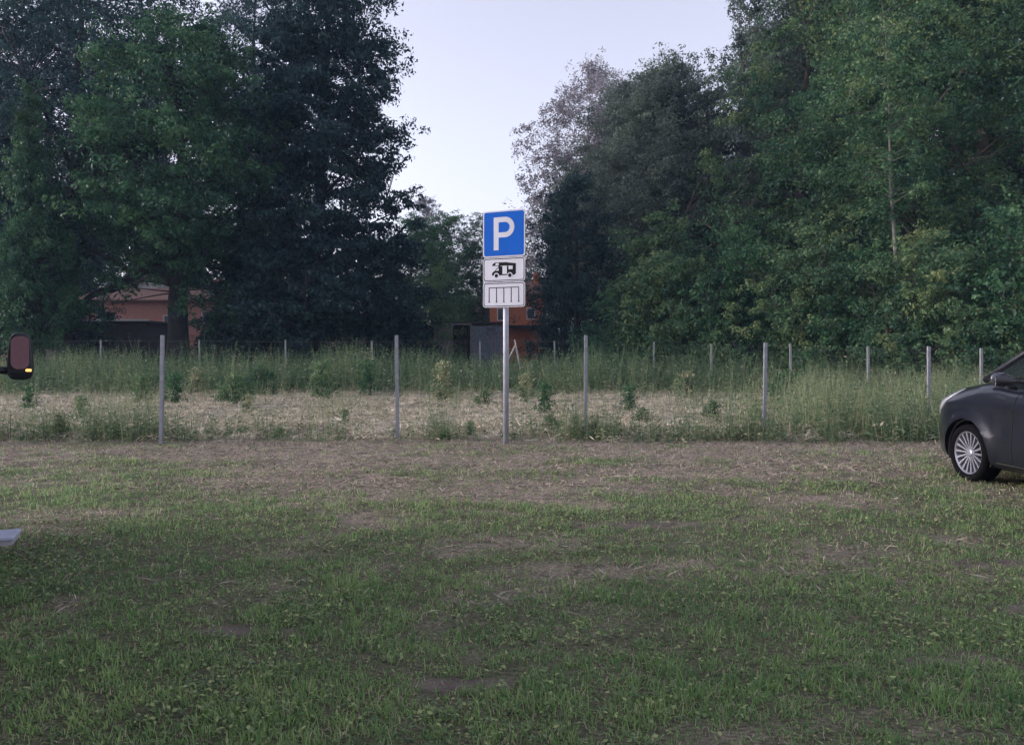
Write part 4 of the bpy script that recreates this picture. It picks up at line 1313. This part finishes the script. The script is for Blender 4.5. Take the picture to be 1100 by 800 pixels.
# mirrors
for sgn in (1, -1):
    o = MB(); bm = bmesh.new(); bmesh.ops.create_icosphere(bm, subdivisions=3, radius=1)
    for v in bm.verts:
        v.co = Vector((3.02 + v.co.x * .075 * (1.0 if v.co.x > 0 else .35), sgn * (.985 + v.co.y * .112), 1.125 + v.co.z * .074 + .015 * v.co.y * sgn))
    bm.verts.index_update(); o.add([v.co.copy() for v in bm.verts], [[v.index for v in f.verts] for f in bm.faces]); bm.free()
    mo = o.build('door_mirror', mat('mirror_paint', (.10, .105, .13), .22, .4, coat=1) if sgn > 0 else paint, car, smooth=True)
    o = MB(); o.tube([(3.03, sgn * .83, 1.045), (3.03, sgn * .90, 1.06)], .028, 8); o.build('mirror_foot', trim_m, mo, smooth=True)
    g = MB(); g.box(2.983, 2.988, sgn * .985 - .09, sgn * .985 + .09, 1.065, 1.165, bev=.001); g.build('mirror_glass', chrome, mo)
# front grille, plate, bumper intake
o = MB(); o.box(4.59, 4.612, -.45, .45, .36, .50, bev=.01); o.build('intake', trim_m, car)
# wheels
def make_wheel(par, x, y, sgn):
    wl = bpy.data.objects.new('wheel', None); COL.objects.link(wl); wl.parent = par; wl.location = (x, y, WR); wl.rotation_euler = (0, 0, 0 if sgn > 0 else PI)
    o = MB(); r = WR; o.lathe([(r * .74, .03), (r * .76, .055), (r * .88, .072), (r * .955, .062), (r, .03), (r, -.12), (r * .95, -.15), (r * .75, -.15), (r * .73, -.12), (r * .73, .03)], 48, 'y')
    for k in range(0): pass
    t = o.build('tyre', tyre_m, wl, smooth=True)
    o = MB()
    o.lathe([(r * .755, .046), (r * .735, .052), (r * .70, .040), (r * .68, .0), (r * .67, -.11)], 48, 'y')
    o.lathe([(.0, .040), (.028, .038), (.042, .030), (.055, .010), (.055, -.05)], 24, 'y')
    n = 18
    for k in range(n):
        a = 2 * PI * k / n; ca, sa = math.cos(a), math.sin(a); pa = Vector((-sa, 0, ca)); rr = Vector((ca, 0, sa))
        w0, w1 = .0075, .0115
        p = [rr * .045 + Vector((0, .022, 0)), rr * (r * .71) + Vector((0, .040, 0))]
        vs = [p[0] - pa * w0, p[0] + pa * w0, p[1] + pa * w1, p[1] - pa * w1]
        dn = Vector((0, -.025, 0))
        o.add(vs + [v + dn for v in vs], [(0, 1, 2, 3), (7, 6, 5, 4), (0, 4, 5, 1), (1, 5, 6, 2), (2, 6, 7, 3), (3, 7, 4, 0)])
    o.build('rim', alloy, wl)
    o = MB(); o.lathe([(0, -.055), (r * .66, -.055), (r * .66, -.06)], 32, 'y'); o.build('brake_disc', mat('brake', (.03, .03, .03), .6, .5), wl)
    return wl


for wx in BX.values():
    for sgn in (1, -1): make_wheel(car, wx, sgn * (CW - .075), sgn)

# ------------------------------------------------------------------ camper van (mostly outside the frame; its mirror and step reach in)
vh = R(113)   # heading of its +x
va = Vector((X_(22, 5.7), 5.7, 0))      # mirror head position
fwd = Vector((math.cos(vh), math.sin(vh), 0)); rgt = Vector((math.sin(vh), -math.cos(vh), 0))
# local frame: x forward, y left; mirror head at local (4.55, -1.30)
vo = va - fwd * 4.55 - rgt * 1.32
van = empty('camper_van', (vo.x, vo.y, gz(va.x, va.y)), 'large camper van reaching in with wing mirror and pale entry step', 'camper van', None, vh)
vm = mat('van_white', (.62, .62, .64), .35, coat=.6)
prof = [(-2.2, .45), (-2.2, 2.95), (-2.05, 3.05), (3.65, 3.05), (4.1, 2.7), (4.70, 1.75), (4.95, 1.35), (5.15, 1.1), (5.2, .45)]
o = MB(); o.prism(prof, -1.0, 1.0); o.build('body', vm, van)
for sgn in (1, -1):
    y = sgn * 1.003
    o = MB(); o.prism([(3.95, 1.5), (4.72, 1.5), (4.62, 1.72), (4.15, 2.25), (3.95, 2.25)], y - .004, y + .004); o.build('side_window', glass_m, van)
    o = MB(); o.prism(rrect(1.0, 2.3, 1.5, 2.15, .1), y - .004, y + .008); o.build('side_window', glass_m, van)
o = MB(); o.add([(4.19, -.85, 2.56), (4.19, .85, 2.56), (4.76, .85, 1.76), (4.76, -.85, 1.76)], [(0, 1, 2, 3)]); s_ = o.build('windscreen', glass_m, van); s_.location = (.012, 0, .008)
o = MB(); o.prism(rrect(2.75, 3.4, .5, 2.4, .08), -1.02, -1.003); o.build('door', vm, van)
for wx in (-.6, 4.45):
    for sgn in (1, -1):
        wl = bpy.data.objects.new('wheel', None); COL.objects.link(wl); wl.parent = van; wl.location = (wx, sgn * .88, .34)
        o = MB(); o.lathe([(.2, .12), (.3, .13), (.34, .1), (.34, -.1), (.3, -.13), (.2, -.12), (.2, .12)], 32, 'y'); o.build('tyre', tyre_m, wl, smooth=True)
        o = MB(); o.lathe([(0, .1 * sgn), (.2, .11 * sgn), (.2, -.05 * sgn)], 24, 'y'); o.build('rim', alloy, wl, smooth=True)
        o = MB(); o.lathe([(0, 0), (.40, 0), (.40, .01 * sgn)], 24, 'y'); q_ = o.build('arch_shade', arch_m, wl); q_.location = (0, sgn * .126, .02)
# mirror: housing with glass facing back, arm, lit amber lamp.  mirror head about .175 wide, .35 tall
Mz = Z_(383, 5.7)
mh = MB(); bm = bmesh.new(); bmesh.ops.create_cube(bm, size=2); bmesh.ops.subdivide_edges(bm, edges=list(bm.edges), cuts=7, use_grid_fill=True)
for v in bm.verts:
    n_ = v.co.copy(); l = (abs(n_.x) ** 4 + abs(n_.y) ** 4 + abs(n_.z) ** 4) ** .25; n_ /= l
    v.co = Vector((.0 + n_.x * (.07 if n_.x > 0 else .035), n_.y * (.080 - .012 * n_.z), n_.z * .175))
bm.verts.index_update(); mh.add([v.co.copy() for v in bm.verts], [[v.index for v in f.verts] for f in bm.faces]); bm.free()
mo = mh.build('wing_mirror', mat('mirror_black', (.010, .011, .016), .45), van, smooth=True)
mo.location = (4.55, -1.32, Mz); mo.rotation_euler = (0, 0, R(5))
mir = mat('mirror_silver', (.33, .35, .44), .03, 1)
g = MB(); g.prism([(x, z) for x, z in rrect(-.058, .058, -.095, .150, .048)], -.003, 0, M=Matrix.Translation((-.0375, 0, 0)) @ Matrix.Rotation(R(-90), 4, 'Z') ); g.build('mirror_glass', mir, mo)
g = MB(); g.box(-.040, -.034, -.066, .066, -.122, -.104, bev=.002); g.build('lower_trim', trim_m, mo)
amber = mat('amber_lamp', (1, .5, .15), .3, emit=(1, .46, .13), estr=.55)
g = MB(); g.box(-.046, -.028, -.074, -.034, -.115, -.094, bev=.008); g.build('indicator_lamp', amber, mo, smooth=True)
g = MB(); g.tube([(4.60, -1.0, Mz - .10), (4.58, -1.15, Mz - .10), (4.57, -1.27, Mz - .11)], [.035, .028, .028], 10); g.build('mirror_arm', mat('mirror_arm', (.012, .012, .015), .5), van, smooth=True)
# entry step pulled out at the side: seen at the picture's left edge
sp = Vector((X_(8, 4.35), 4.35, 0)) - vo
sxl = sp.dot(fwd); syl = -sp.dot(rgt)
o = MB(); stz = Z_(572, 4.35)
Ms = Matrix.Translation((sxl, syl, stz))
o.box(-.20, .03, -.065, -1.0 - syl, -.008, .012, M=Ms, bev=.005)
st_ = o.build('entry_step', mat('step_plastic', (.42, .44, .55), .5, noise=.1, nscale=6), van)
o = MB(); o.box(-.19, .02, -.055, -1.0 - syl, -.035, -.010, M=Ms); o.build('step_rail', mat('step_alu', (.45, .42, .48), .5, .3), st_)


# ------------------------------------------------------------------ labels that single out each plant, counted from a landmark
def relabel(objs, marks, text):
    """objs: (object, px); marks: (px, name)"""
    bk = {}
    for o, px in objs:
        m = min(marks, key=lambda k: abs(k[0] - px))
        bk.setdefault((m, px < m[0]), []).append((abs(px - m[0]), o))
    words = ['first', 'second', 'third', 'fourth', 'fifth', 'sixth', 'seventh', 'eighth', 'ninth', 'tenth', 'eleventh', 'twelfth']
    for (m, left), l in bk.items():
        l.sort(key=lambda k: k[0])
        for i, (dd, o) in enumerate(l):
            o['label'] = text.format(words[min(i, 11)], 'left' if left else 'right', m[1])


def tops(word):
    return [(o, 550 + F * o.location.x / o.location.y) for o in COL.objects if o.parent is None and o.name.split('.')[0] == word and o.location.y > 1]


relabel(tops('young_bush'), [(0, 'the van mirror'), (173, 'the leftmost tall near post'), (427, 'the near post left of the sign'), (541, 'the sign pole'), (629, 'the near post right of the sign'), (821, 'the tall post before the green shrubs'), (1000, 'the car')],
        '{} young bush {} of {}, in the straw field')
relabel(tops('shrub'), [(629, 'the near post right of the sign'), (821, 'the tall post before the wood'), (966, 'the slim pale trunk'), (1090, 'the car windscreen')], '{} green shrub {} of {}, foot of the wood')
relabel([k for k in tops('dark_bush') if 'under the layered' in k[0]['label']], [(192, 'the thick dark trunk'), (427, 'the near post left of the sign')], '{} dark bush {} of {}, under layered tree')
bt = [o for o in COL.objects if o.parent is None and 'behind the camera' in o.get('label', '') and o.get('category') == 'tree']
for o, t_ in zip(sorted(bt, key=lambda q: q.location.x), ('westernmost green tree of the row standing behind the camera', 'second green tree of the row behind the camera, beside the brick house',
                                                         'third green tree of the row behind the camera, past the brick house', 'last green tree of the row standing behind the camera')):
    o['label'] = t_
